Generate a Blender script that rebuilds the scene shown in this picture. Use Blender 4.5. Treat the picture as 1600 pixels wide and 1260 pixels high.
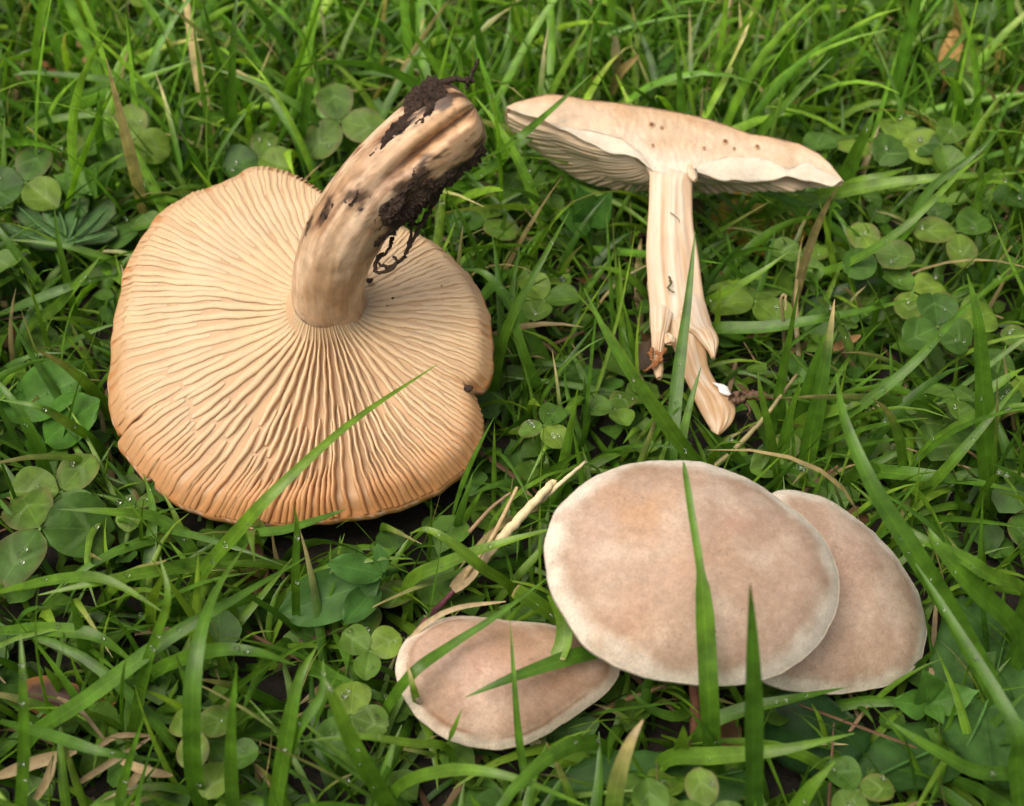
import bpy, math, random
import numpy as np
from mathutils import Vector, noise

random.seed(7)
rng = np.random.default_rng(7)
scene = bpy.context.scene
for o in list(bpy.data.objects):
    bpy.data.objects.remove(o)
R = math.radians

# ------------------------------------------------------------------ camera
PITCH, DIST, HFOV = R(45), 0.274, R(45)
TARGET = np.array([0.0, 0.0, 0.02])
CAM = TARGET + DIST * np.array([0, -math.cos(PITCH), math.sin(PITCH)])
FWD = np.array([0, math.cos(PITCH), -math.sin(PITCH)])
UP = np.array([0, math.sin(PITCH), math.cos(PITCH)])
RIGHT = np.array([1.0, 0, 0])
TH = math.tan(HFOV / 2)
cam_data = bpy.data.cameras.new('camera')
cam = bpy.data.objects.new('camera', cam_data)
scene.collection.objects.link(cam)
cam.location = CAM
cam.rotation_euler = (math.pi / 2 - PITCH, 0, 0)
cam_data.sensor_width = 36
cam_data.lens = 18 / TH
cam_data.clip_start = 0.005
cam_data.clip_end = 200
cam_data.dof.use_dof = True
cam_data.dof.focus_distance = 0.255
cam_data.dof.aperture_fstop = 21
scene.camera = cam

# ------------------------------------------------------------------ light
SUN_EL, SUN_AZ = R(64), R(-125)      # azimuth measured from +y (away from camera), positive to +x
world = bpy.data.worlds.new('World')
scene.world = world
world.use_nodes = True
wn = world.node_tree.nodes
wl = world.node_tree.links
bg = wn['Background']
sky = wn.new('ShaderNodeTexSky')
sky.sky_type = 'NISHITA'
sky.sun_disc = False
sky.sun_elevation = SUN_EL
sky.sun_rotation = SUN_AZ
sky.air_density = 0.4
sky.dust_density = 9.0
sky.ozone_density = 0.2
wl.new(sky.outputs[0], bg.inputs[0])
bg.inputs[1].default_value = 0.15
sun_data = bpy.data.lights.new('sun', 'SUN')
sun_data.energy = 0.95
sun_data.angle = R(55)
sun_data.color = (1.0, 0.94, 0.84)
sun = bpy.data.objects.new('sun', sun_data)
scene.collection.objects.link(sun)
sd = Vector((math.sin(SUN_AZ) * math.cos(SUN_EL), math.cos(SUN_AZ) * math.cos(SUN_EL), math.sin(SUN_EL)))
sun.rotation_euler = sd.to_track_quat('Z', 'Y').to_euler()
sun.location = sd * 2
scene.view_settings.view_transform = 'Standard'
scene.view_settings.look = 'None'
scene.view_settings.gamma = 1
scene.view_settings.exposure = 0.15
scene.view_settings.use_curve_mapping = False

# ------------------------------------------------------------------ helpers
def nrm(v):
    v = np.asarray(v, float)
    return v / np.maximum(np.linalg.norm(v, axis=-1, keepdims=True), 1e-12)

def ray(px, py):
    return FWD + RIGHT * ((px - 800) / 800 * TH) + UP * ((630 - py) / 800 * TH)

def atz(px, py, z):
    d = ray(px, py)
    return CAM + d * ((z - CAM[2]) / d[2])

def pix(P):
    q = np.asarray(P) - CAM
    t = q @ FWD
    return 800 + (q @ RIGHT) / t / TH * 800, 630 - (q @ UP) / t / TH * 800, t

class Frame:
    """a tilted plane standing in the scene: origin, e1 (right), e2 (up the slope), n"""
    def __init__(s, o, elev, az=0.0):
        s.o = np.asarray(o, float)
        e = R(elev); a = R(az)
        s.n = np.array([math.sin(a) * math.cos(e), -math.cos(a) * math.cos(e), math.sin(e)])
        s.e1 = nrm(np.cross([0, 1, 0], s.n))
        s.e2 = np.cross(s.n, s.e1)
    def hit(s, px, py, h=0.0):
        d = ray(px, py)
        t = ((s.o + s.n * h - CAM) @ s.n) / (d @ s.n)
        return CAM + d * t
    def loc(s, px, py, h=0.0):
        q = s.hit(px, py, h) - s.o
        return np.array([q @ s.e1, q @ s.e2])
    def w(s, x, y, h):
        x = np.asarray(x, float)[..., None]; y = np.asarray(y, float)[..., None]; h = np.asarray(h, float)[..., None]
        return s.o + s.e1 * x + s.e2 * y + s.n * h

def nz(x, y, z=0.0):
    return noise.noise(Vector((x, y, z)))

def fbm(x, y, z=0.0, o=4):
    return noise.fractal(Vector((x, y, z)), 1.0, 2.0, o)

def sstep(a, b, x):
    t = np.clip((np.asarray(x, float) - a) / (b - a), 0, 1)
    return t * t * (3 - 2 * t)

def mesh_np(name, V, F, col=None, uv=None, smooth=True):
    me = bpy.data.meshes.new(name)
    V = np.asarray(V, np.float32).reshape(-1, 3)
    if isinstance(F, np.ndarray):
        k = F.shape[1]; n = len(F)
        me.vertices.add(len(V)); me.vertices.foreach_set('co', V.ravel())
        me.loops.add(n * k); me.loops.foreach_set('vertex_index', F.astype(np.int32).ravel())
        me.polygons.add(n)
        me.polygons.foreach_set('loop_start', np.arange(0, n * k, k, dtype=np.int32))
        me.update(calc_edges=True)
    else:
        me.from_pydata([tuple(map(float, v)) for v in V], [], [tuple(map(int, f)) for f in F])
        me.update()
    if smooth:
        me.polygons.foreach_set('use_smooth', np.ones(len(me.polygons), bool))
    if col is not None:
        c = np.asarray(col, np.float32)
        if c.ndim == 1:
            c = np.tile(c, (len(V), 1))
        if c.shape[1] == 3:
            c = np.concatenate([c, np.ones((len(c), 1), np.float32)], 1)
        at = me.attributes.new('col', 'FLOAT_COLOR', 'POINT')
        at.data.foreach_set('color', c.astype(np.float32).ravel())
    if uv is not None:
        li = np.empty(len(me.loops), np.int32)
        me.loops.foreach_get('vertex_index', li)
        ul = me.uv_layers.new(name='UVMap')
        ul.data.foreach_set('uv', np.asarray(uv, np.float32)[li].ravel())
    return me

def link(name, me, mat=None, parent=None, loc=None):
    o = bpy.data.objects.new(name, me)
    scene.collection.objects.link(o)
    if mat is not None and me is not None and not me.materials:
        me.materials.append(mat)
    if loc is not None:
        o.location = loc
    if parent is not None:
        o.parent = parent
    return o

def tag(o, label, cat, group=None):
    o['label'] = label
    o['category'] = cat
    if group:
        o['group'] = group
    return o

def thing(name, label, cat, loc, group=None):
    return tag(link(name, None, loc=loc), label, cat, group)

def part(name, root, V, F, mat, col=None, uv=None, smooth=True, parent=None):
    """mesh given in world coordinates, hung under the thing's empty"""
    V = np.asarray(V, float).reshape(-1, 3) - np.array(root.location)
    return link(name, mesh_np(name, V, F, col, uv, smooth), mat, parent or root)

def single(name, V, F, mat, base, label, cat, group=None, col=None, uv=None):
    V = np.asarray(V, float).reshape(-1, 3) - base
    return tag(link(name, mesh_np(name, V, F, col, uv), mat, loc=base), label, cat, group)

def grid_faces(nu, nv, cu=False, cv=False, off=0):
    """nu x nv vertex grid, index i*nv+j"""
    iu = np.arange(nu if cu else nu - 1); jv = np.arange(nv if cv else nv - 1)
    I, J = np.meshgrid(iu, jv, indexing='ij')
    I2 = (I + 1) % nu; J2 = (J + 1) % nv
    return np.stack([I * nv + J, I2 * nv + J, I2 * nv + J2, I * nv + J2], -1).reshape(-1, 4) + off

def spline(P, n):
    """Catmull-Rom through points P, n samples; works for any column count"""
    P = np.asarray(P, float)
    if len(P) == 2:
        t = np.linspace(0, 1, n)[:, None]
        return P[0] * (1 - t) + P[1] * t
    Q = np.vstack([2 * P[0] - P[1], P, 2 * P[-1] - P[-2]])
    m = len(P) - 1
    u = np.linspace(0, m - 1e-9, n)
    i = u.astype(int); t = (u - i)[:, None]
    a, b, c, d = Q[i], Q[i + 1], Q[i + 2], Q[i + 3]
    return 0.5 * (2 * b + (c - a) * t + (2 * a - 5 * b + 4 * c - d) * t ** 2 + (3 * b - a - 3 * c + d) * t ** 3)

def tube(P, r, k=7, wob=0.0, caps=True):
    """P (n,3), r scalar or (n,) -> verts, faces(list)"""
    P = np.asarray(P, float); n = len(P)
    r = np.broadcast_to(np.asarray(r, float), (n,))
    T = nrm(np.gradient(P, axis=0))
    ref = np.array([0.3, 0.2, 0.93])
    S = nrm(np.cross(T, ref)); B = np.cross(S, T)
    a = np.linspace(0, 2 * math.pi, k, endpoint=False)
    rr = r[:, None] * (1 + wob * rng.standard_normal((n, k)))
    V = P[:, None] + rr[..., None] * (np.cos(a)[None, :, None] * S[:, None] + np.sin(a)[None, :, None] * B[:, None])
    F = [tuple(f) for f in grid_faces(n, k, cv=True)]
    if caps:
        F += [tuple(range(k - 1, -1, -1)), tuple(range((n - 1) * k, n * k))]
    return V.reshape(-1, 3), F

def joinvf(items):
    VV, FF, o = [], [], 0
    for V, F in items:
        V = np.asarray(V).reshape(-1, 3)
        VV.append(V); FF += [tuple(int(i) + o for i in f) for f in F]; o += len(V)
    return np.vstack(VV), FF

# ------------------------------------------------------------------ materials
def new_mat(name):
    m = bpy.data.materials.new(name)
    m.use_nodes = True
    nt = m.node_tree
    for n in list(nt.nodes):
        if n.type not in ('OUTPUT_MATERIAL',):
            nt.nodes.remove(n)
    return m, nt, nt.nodes, nt.links, nt.nodes['Material Output']

def N(nt, typ, **kw):
    n = nt.nodes.new(typ)
    for k, v in kw.items():
        if k.startswith('i_'):
            n.inputs[k[2:].replace('_', ' ')].default_value = v
        else:
            setattr(n, k, v)
    return n

def math_node(nt, op, a, b=None, c=None):
    n = nt.nodes.new('ShaderNodeMath'); n.operation = op
    for i, v in enumerate((a, b, c)):
        if v is None:
            continue
        if isinstance(v, (int, float)):
            n.inputs[i].default_value = v
        else:
            nt.links.new(v, n.inputs[i])
    return n.outputs[0]

def mulcol(nt, col, fac):
    n = nt.nodes.new('ShaderNodeVectorMath'); n.operation = 'SCALE'
    nt.links.new(col, n.inputs[0]); nt.links.new(fac, n.inputs['Scale'])
    return n.outputs[0]

def maprange(nt, v, a, b, c, d):
    n = nt.nodes.new('ShaderNodeMapRange')
    nt.links.new(v, n.inputs[0])
    for i, x in enumerate((a, b, c, d)):
        n.inputs[i + 1].default_value = x
    return n.outputs[0]

def leaf_mat(name, veins, rough=0.38, chevron=False, transl=0.28, obj_var=0.0, spec=0.42):
    m, nt, nn, ll, out = new_mat(name)
    at = N(nt, 'ShaderNodeAttribute', attribute_name='col')
    uv = N(nt, 'ShaderNodeUVMap')
    sp = nn.new('ShaderNodeSeparateXYZ'); ll.new(uv.outputs[0], sp.inputs[0])
    geo = nn.new('ShaderNodeNewGeometry')
    nse = N(nt, 'ShaderNodeTexNoise', i_Scale=260.0, i_Detail=3.0); ll.new(geo.outputs['Position'], nse.inputs['Vector'])
    nf = N(nt, 'ShaderNodeTexNoise', i_Scale=2600.0, i_Detail=2.0); ll.new(geo.outputs['Position'], nf.inputs['Vector'])
    f1 = maprange(nt, nse.outputs[0], 0.3, 0.7, 0.68, 1.3)
    f2 = maprange(nt, nf.outputs[0], 0.3, 0.7, 0.92, 1.08)
    fac = math_node(nt, 'MULTIPLY', f1, f2)
    au = math_node(nt, 'ABSOLUTE', math_node(nt, 'SUBTRACT', sp.outputs[0], 0.5))
    if veins == 'grass':
        w = math_node(nt, 'SINE', math_node(nt, 'MULTIPLY', sp.outputs[0], 58.0))
        bumpsrc = math_node(nt, 'MULTIPLY', w, maprange(nt, sp.outputs[1], 0.35, 0.8, 1.0, 0.0))
        rib = maprange(nt, au, 0.0, 0.09, 1.25, 1.0)
        fac = math_node(nt, 'MULTIPLY', fac, rib)
        fac = math_node(nt, 'MULTIPLY', fac, maprange(nt, w, -1, 1, 0.93, 1.05))
        bs, bd = 0.16, 0.00012
    else:
        k = math_node(nt, 'SUBTRACT', sp.outputs[1], math_node(nt, 'MULTIPLY', au, 0.7))
        w = math_node(nt, 'SINE', math_node(nt, 'MULTIPLY', k, 70.0))
        mid = maprange(nt, au, 0.0, 0.02, 1.5, 1.0)
        fac = math_node(nt, 'MULTIPLY', fac, mid)
        fac = math_node(nt, 'MULTIPLY', fac, maprange(nt, w, -1, 1, 0.985, 1.01))
        bumpsrc = math_node(nt, 'ADD', math_node(nt, 'MULTIPLY', w, 0.10), math_node(nt, 'MULTIPLY', nse.outputs[0], 3.0))
        bs, bd = 0.25, 0.0002
    col = mulcol(nt, at.outputs['Color'], fac)
    if chevron:
        # pale chevron printed on the leaflet, as on white clover
        c = math_node(nt, 'ADD', sp.outputs[1], math_node(nt, 'MULTIPLY', au, 0.75))
        d = math_node(nt, 'ABSOLUTE', math_node(nt, 'SUBTRACT', c, 0.62))
        d = math_node(nt, 'ADD', d, maprange(nt, nse.outputs[0], 0.3, 0.7, -0.04, 0.06))
        ch = maprange(nt, d, 0.02, 0.075, 0.5, 0.0)
        ch = math_node(nt, 'MULTIPLY', ch, maprange(nt, au, 0.1, 0.48, 1.0, 0.2))
        mx = nn.new('ShaderNodeMixRGB'); mx.inputs[2].default_value = (0.17, 0.30, 0.09, 1)
        ll.new(ch, mx.inputs[0]); ll.new(col, mx.inputs[1]); col = mx.outputs[0]
    if obj_var:
        oi = nn.new('ShaderNodeObjectInfo')
        hs = nn.new('ShaderNodeHueSaturation')
        ll.new(maprange(nt, oi.outputs['Random'], 0, 1, 0.475, 0.502), hs.inputs['Hue'])
        ll.new(maprange(nt, oi.outputs['Random'], 0, 1, 1 + obj_var, 1 - obj_var), hs.inputs['Value'])
        ll.new(col, hs.inputs['Color']); col = hs.outputs[0]
    bump = N(nt, 'ShaderNodeBump', i_Strength=bs, i_Distance=bd); ll.new(bumpsrc, bump.inputs['Height'])
    p = N(nt, 'ShaderNodeBsdfPrincipled', i_Roughness=rough)
    p.inputs['Specular IOR Level'].default_value = spec
    ll.new(col, p.inputs['Base Color']); ll.new(bump.outputs[0], p.inputs['Normal'])
    tr = nn.new('ShaderNodeBsdfTranslucent')
    tc = nn.new('ShaderNodeMixRGB'); tc.blend_type = 'MULTIPLY'; tc.inputs[0].default_value = 1
    tc.inputs[2].default_value = (1.5, 1.55, 0.7, 1)
    ll.new(col, tc.inputs[1]); ll.new(tc.outputs[0], tr.inputs[0])
    mixs = nn.new('ShaderNodeMixShader'); mixs.inputs[0].default_value = transl
    ll.new(p.outputs[0], mixs.inputs[1]); ll.new(tr.outputs[0], mixs.inputs[2])
    ll.new(mixs.outputs[0], out.inputs[0])
    return m

def flesh_mat(name, speck=0.1, scale=900.0, rough=0.55, sss=0.35, bump=0.15, blotch=0.12, streak=None, spec=0.3, bscale=160.0):
    m, nt, nn, ll, out = new_mat(name)
    at = N(nt, 'ShaderNodeAttribute', attribute_name='col')
    geo = nn.new('ShaderNodeNewGeometry')
    vec = geo.outputs['Position']
    n1 = N(nt, 'ShaderNodeTexNoise', i_Scale=scale, i_Detail=4.0, i_Roughness=0.65)
    n2 = N(nt, 'ShaderNodeTexNoise', i_Scale=bscale, i_Detail=4.0)
    ll.new(vec, n2.inputs['Vector'])
    if streak:
        # fibres running along the stem: uv.x is round the stem, uv.y along it
        uv = N(nt, 'ShaderNodeUVMap')
        mp = nn.new('ShaderNodeMapping'); mp.inputs['Scale'].default_value = streak
        ll.new(uv.outputs[0], mp.inputs[0]); ll.new(mp.outputs[0], n1.inputs['Vector'])
        n1.inputs['Scale'].default_value = 1.0
    else:
        ll.new(vec, n1.inputs['Vector'])
    f = math_node(nt, 'MULTIPLY', maprange(nt, n1.outputs[0], 0.25, 0.75, 1 - speck, 1 + speck),
                  maprange(nt, n2.outputs[0], 0.3, 0.7, 1 - blotch, 1 + blotch))
    if name == 'cap_skin':
        n3 = N(nt, 'ShaderNodeTexNoise', i_Scale=1100.0, i_Detail=3.0, i_Roughness=0.6); ll.new(vec, n3.inputs['Vector'])
        n4 = N(nt, 'ShaderNodeTexNoise', i_Scale=90.0, i_Detail=2.0); ll.new(vec, n4.inputs['Vector'])
        dark = math_node(nt, 'MULTIPLY', maprange(nt, n3.outputs[0], 0.62, 0.72, 0.0, 0.4), maprange(nt, n4.outputs[0], 0.45, 0.62, 0.0, 1.0))
        f = math_node(nt, 'MULTIPLY', f, math_node(nt, 'SUBTRACT', 1.0, dark))
    col = mulcol(nt, at.outputs['Color'], f)
    b = N(nt, 'ShaderNodeBump', i_Strength=bump, i_Distance=0.0004); ll.new(n1.outputs[0], b.inputs['Height'])
    p = N(nt, 'ShaderNodeBsdfPrincipled', i_Roughness=rough)
    p.inputs['Specular IOR Level'].default_value = spec
    p.inputs['Subsurface Weight'].default_value = sss
    p.inputs['Subsurface Radius'].default_value = (1.0, 0.68, 0.42)
    p.inputs['Subsurface Scale'].default_value = 0.0016
    ll.new(col, p.inputs['Base Color']); ll.new(b.outputs[0], p.inputs['Normal'])
    ll.new(p.outputs[0], out.inputs[0])
    return m

def soil_mat(name, c1, c2, far=False, scale=420.0):
    m, nt, nn, ll, out = new_mat(name)
    geo = nn.new('ShaderNodeNewGeometry')
    n1 = N(nt, 'ShaderNodeTexNoise', i_Scale=scale, i_Detail=6.0, i_Roughness=0.7)
    ll.new(geo.outputs['Position'], n1.inputs['Vector'])
    mx = nn.new('ShaderNodeMixRGB'); mx.inputs[1].default_value = (*c1, 1); mx.inputs[2].default_value = (*c2, 1)
    ll.new(maprange(nt, n1.outputs[0], 0.35, 0.7, 0, 1), mx.inputs[0])
    col = mx.outputs[0]
    if far:
        ln = nn.new('ShaderNodeVectorMath'); ln.operation = 'LENGTH'
        ll.new(geo.outputs['Position'], ln.inputs[0])
        mg = nn.new('ShaderNodeMixRGB'); mg.inputs[2].default_value = (0.05, 0.11, 0.02, 1)
        ll.new(maprange(nt, ln.outputs['Value'], 0.6, 1.1, 0, 1), mg.inputs[0]); ll.new(col, mg.inputs[1]); col = mg.outputs[0]
    b = N(nt, 'ShaderNodeBump', i_Strength=0.8, i_Distance=0.002); ll.new(n1.outputs[0], b.inputs['Height'])
    p = N(nt, 'ShaderNodeBsdfPrincipled', i_Roughness=0.75)
    ll.new(col, p.inputs['Base Color']); ll.new(b.outputs[0], p.inputs['Normal'])
    ll.new(p.outputs[0], out.inputs[0])
    return m

def water_mat():
    m, nt, nn, ll, out = new_mat('dew_water')
    p = N(nt, 'ShaderNodeBsdfPrincipled', i_Roughness=0.02, i_IOR=1.33)
    p.inputs['Transmission Weight'].default_value = 1.0
    p.inputs['Base Color'].default_value = (1, 1, 1, 1)
    ll.new(p.outputs[0], out.inputs[0])
    return m

M_GRASS = leaf_mat('grass_blade', 'grass', rough=0.36, transl=0.3)
M_CLOVER = leaf_mat('clover_leaflet', 'leaf', rough=0.5, chevron=True, transl=0.22, obj_var=0.2, spec=0.26)
M_LEAF = leaf_mat('broad_leaf', 'leaf', rough=0.5, transl=0.22, spec=0.25)
M_STRAW = flesh_mat('dry_straw', speck=0.22, scale=700, rough=0.6, sss=0.0, bump=0.4, blotch=0.25)
M_GILL = flesh_mat('gill_flesh', speck=0.05, scale=1500, rough=0.5, sss=0.45, bump=0.05, blotch=0.06)
M_CAP = flesh_mat('cap_skin', speck=0.20, scale=2300, rough=0.52, sss=0.18, bump=0.16, blotch=0.10, bscale=700)
M_STEM = flesh_mat('stem_fibre', speck=0.13, rough=0.45, sss=0.25, bump=0.25, blotch=0.14, streak=(60, 3.0, 1), spec=0.4, bscale=420)
M_FIBRE = flesh_mat('split_stem_fibre', speck=0.08, rough=0.45, sss=0.35, bump=0.2, blotch=0.05, streak=(70, 2.0, 1), spec=0.35)
M_CUT = flesh_mat('cut_flesh', speck=0.10, scale=1300, rough=0.45, sss=0.45, bump=0.25, blotch=0.08, spec=0.4, bscale=300)
M_SOILCLUMP = soil_mat('soil_crumb', (0.016, 0.009, 0.005), (0.115, 0.066, 0.036), scale=1500)
M_GROUND = soil_mat('lawn_soil', (0.006, 0.005, 0.003), (0.026, 0.018, 0.009), far=True)
M_WATER = water_mat()

# ------------------------------------------------------------------ ground
gx = np.concatenate([[-60, -10, -2], np.linspace(-0.9, 0.9, 61), [2, 10, 60]])
GX, GY = np.meshgrid(gx, gx, indexing='ij')
GZ = np.zeros_like(GX)
for i in range(GX.shape[0]):
    for j in range(GX.shape[1]):
        if abs(GX[i, j]) < 1 and abs(GY[i, j]) < 1:
            GZ[i, j] = 0.0025 * fbm(GX[i, j] * 25, GY[i, j] * 25)
ground = link('ground', mesh_np('ground', np.stack([GX, GY, GZ], -1), grid_faces(len(gx), len(gx))), M_GROUND)
ground['kind'] = 'structure'

# occupancy of the picture by mushrooms, used only to keep random grass from growing through them
MW, MH = 400, 315
occ = np.full((MH, MW), 0.0)       # depth of the mushroom surface at that direction
yy, xx = np.mgrid[0:MH, 0:MW]
PX = xx * 4 + 2.0; PY = yy * 4 + 2.0
def inpoly(px, py, poly):
    ins = np.zeros(px.shape, bool); n = len(poly)
    for i in range(n):
        x1, y1 = poly[i]; x2, y2 = poly[(i + 1) % n]
        c = ((y1 > py) != (y2 > py)) & (px < (x2 - x1) * (py - y1) / (y2 - y1 + 1e-9) + x1)
        ins ^= c
    return ins
def occupy(poly, fr, back=0.004):
    m = inpoly(PX, PY, np.asarray(poly, float))
    d = FWD + RIGHT * ((PX - 800) / 800 * TH)[..., None] + UP * ((630 - PY) / 800 * TH)[..., None]
    t = ((fr.o - CAM) @ fr.n) / (d @ fr.n) + back
    occ[m] = np.maximum(occ[m], t[m])

def polar_outline(fr, pts, ns=720, closed_spline=True, n_s=400):
    """outline traced as directions -> radius table about the frame's origin, on the frame's plane"""
    pts = np.asarray(pts, float)
    if closed_spline:
        Q = np.vstack([pts[-2:], pts, pts[:3]])
        S = spline(Q, n_s * 3)
        a, b = int(len(S) * 2 / (len(Q) - 1)), int(len(S) * (len(pts) + 2) / (len(Q) - 1))
        pts = S[a:b]
    L = np.array([fr.loc(x, y) for x, y in pts])
    th = np.arctan2(L[:, 1], L[:, 0]); r = np.hypot(L[:, 0], L[:, 1])
    o = np.argsort(th); th, r = th[o], r[o]
    T = np.linspace(-math.pi, math.pi, ns, endpoint=False)
    return lambda t: np.interp((np.asarray(t) + math.pi) % (2 * math.pi) - math.pi,
                               np.concatenate([th - 2 * math.pi, th, th + 2 * math.pi]), np.tile(r, 3))

# ================================================================== MUSHROOM 1: upturned, gills showing
OUT1 = [(505, 302), (470, 275), (440, 262), (415, 256), (388, 259), (350, 280), (300, 300), (250, 330), (215, 368), (190, 405),
        (180, 450), (166, 500), (163, 550), (162, 600), (168, 640), (176, 668), (180, 690), (205, 722), (225, 741), (262, 772),
        (300, 793), (350, 806), (400, 813), (470, 815), (540, 806), (610, 790), (660, 770), (700, 742), (735, 705), (752, 668),
        (754, 640), (744, 614), (741, 600), (754, 598), (764, 580), (769, 545), (766, 500), (752, 460), (735, 425), (705, 395),
        (670, 365), (640, 350), (600, 330), (560, 322), (530, 316)]
F1 = Frame(CAM + ray(513, 492) * 0.276, 67)
R1 = polar_outline(F1, OUT1)
def notch(th):
    """the two cracks in the left margin"""
    th = np.asarray(th, float); k = np.zeros_like(th)
    for (px, py, wd, dp) in ((178, 674, 0.014, 0.07), (231, 743, 0.016, 0.07), (742, 603, 0.012, 0.05)):
        l = F1.loc(px, py); a = math.atan2(l[1], l[0])
        d = (th - a + math.pi) % (2 * math.pi) - math.pi
        k = np.maximum(k, dp * np.clip(1 - np.abs(d) / wd, 0, 1))
    return k
def rim1(th):
    th = np.asarray(th, float)
    w = 0.00007 * np.sin(th * 61) + 0.00012 * np.sin(th * 37 + 1) + 0.0002 * np.sin(th * 13)
    return R1(th) * (1 - notch(th)) + w
R0 = 0.0066
def adiff(a, b):
    return (np.asarray(a) - b + math.pi) % (2 * math.pi) - math.pi
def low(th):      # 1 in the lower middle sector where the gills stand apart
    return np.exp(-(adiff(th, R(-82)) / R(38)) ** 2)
def base1(s, th):
    s = np.asarray(s, float); th = np.asarray(th, float)
    b = 0.0024 * (1 - s) ** 0.8 + 0.0045 * np.exp(-s / 0.05)
    b = b - 0.0035 * low(th) * np.sin(math.pi * np.clip(s, 0, 1)) ** 1.2
    b = b + 0.0016 * np.sin(3 * th + 0.6) * s ** 1.5 + 0.0009 * np.sin(5 * th + 2.2) * s
    b = b + 0.0022 * np.exp(-(adiff(th, R(168)) / R(16)) ** 2) * np.exp(-((s - 0.35) / 0.25) ** 2)
    b = b + 0.005 * np.exp(-(adiff(th, R(92)) / R(20)) ** 2) * s ** 2       # raised lobe behind the stem
    b = b - 0.003 * sstep(0.9, 1.0, s)
    return b
def pos1(s, th, h):
    r = R0 + (rim1(th) - R0) * np.asarray(s, float)
    return F1.w(r * np.cos(th), r * np.sin(th), h)

C_GILL = np.array([0.625, 0.462, 0.272])
C_GILL2 = np.array([0.55, 0.37, 0.205])
C_RIM = np.array([0.47, 0.222, 0.078])
C_PALE = np.array([0.67, 0.52, 0.35])

m1 = thing('mushroom', 'large upturned tan mushroom showing its gills, muddy stem pointing up', 'mushroom',
           tuple(F1.w(0, 0, -0.02)))
# cap: underside between the gills, rim, and the skin side turned to the ground
nt_, ns_ = 360, 26
TH_ = np.linspace(-math.pi, math.pi, nt_, endpoint=False)
S_ = np.concatenate([np.linspace(0, 0.9, 16), np.linspace(0.925, 1.0, 6)])
A, S2 = np.meshgrid(TH_, S_, indexing='ij')
Vu = pos1(S2, A, base1(S2, A))
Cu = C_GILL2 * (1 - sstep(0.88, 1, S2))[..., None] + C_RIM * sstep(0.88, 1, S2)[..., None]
St = np.array([1.005, 1.011, 1.008, 0.985, 0.95, 0.88, 0.75, 0.6, 0.4, 0.2, 0.0])
Ht = np.array([-0.0004, -0.0012, -0.0022, -0.0034, -0.0050, -0.0075, -0.0115, -0.0150, -0.0175, -0.0180, -0.0172])
A3, S3 = np.meshgrid(TH_, St, indexing='ij')
rimh = base1(np.ones_like(TH_), TH_)
Hb = Ht[None, :] + rimh[:, None] * sstep(0.3, 1.0, S3)
rr = rim1(A3) * S3
Vt = F1.w(rr * np.cos(A3), rr * np.sin(A3), Hb)
C_SKIN = np.array([0.50, 0.36, 0.26])
Ct = np.where((S3 > 0.93)[..., None], C_RIM * 1.05, C_SKIN)
bead = (rng.random((nt_, 1)) > 0.55) * (np.abs(S3 - 1.005) < 0.002) * (rng.random((nt_, 1)))
Ct = Ct * (1 - bead[..., None]) + np.array([0.8, 0.62, 0.5]) * bead[..., None]
V = np.concatenate([Vu, Vt], 1); Cc = np.concatenate([Cu, Ct], 1)
cap1 = part('cap', m1, V, grid_faces(nt_, V.shape[1], cu=True), M_GILL, Cc.reshape(-1, 3))

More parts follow.
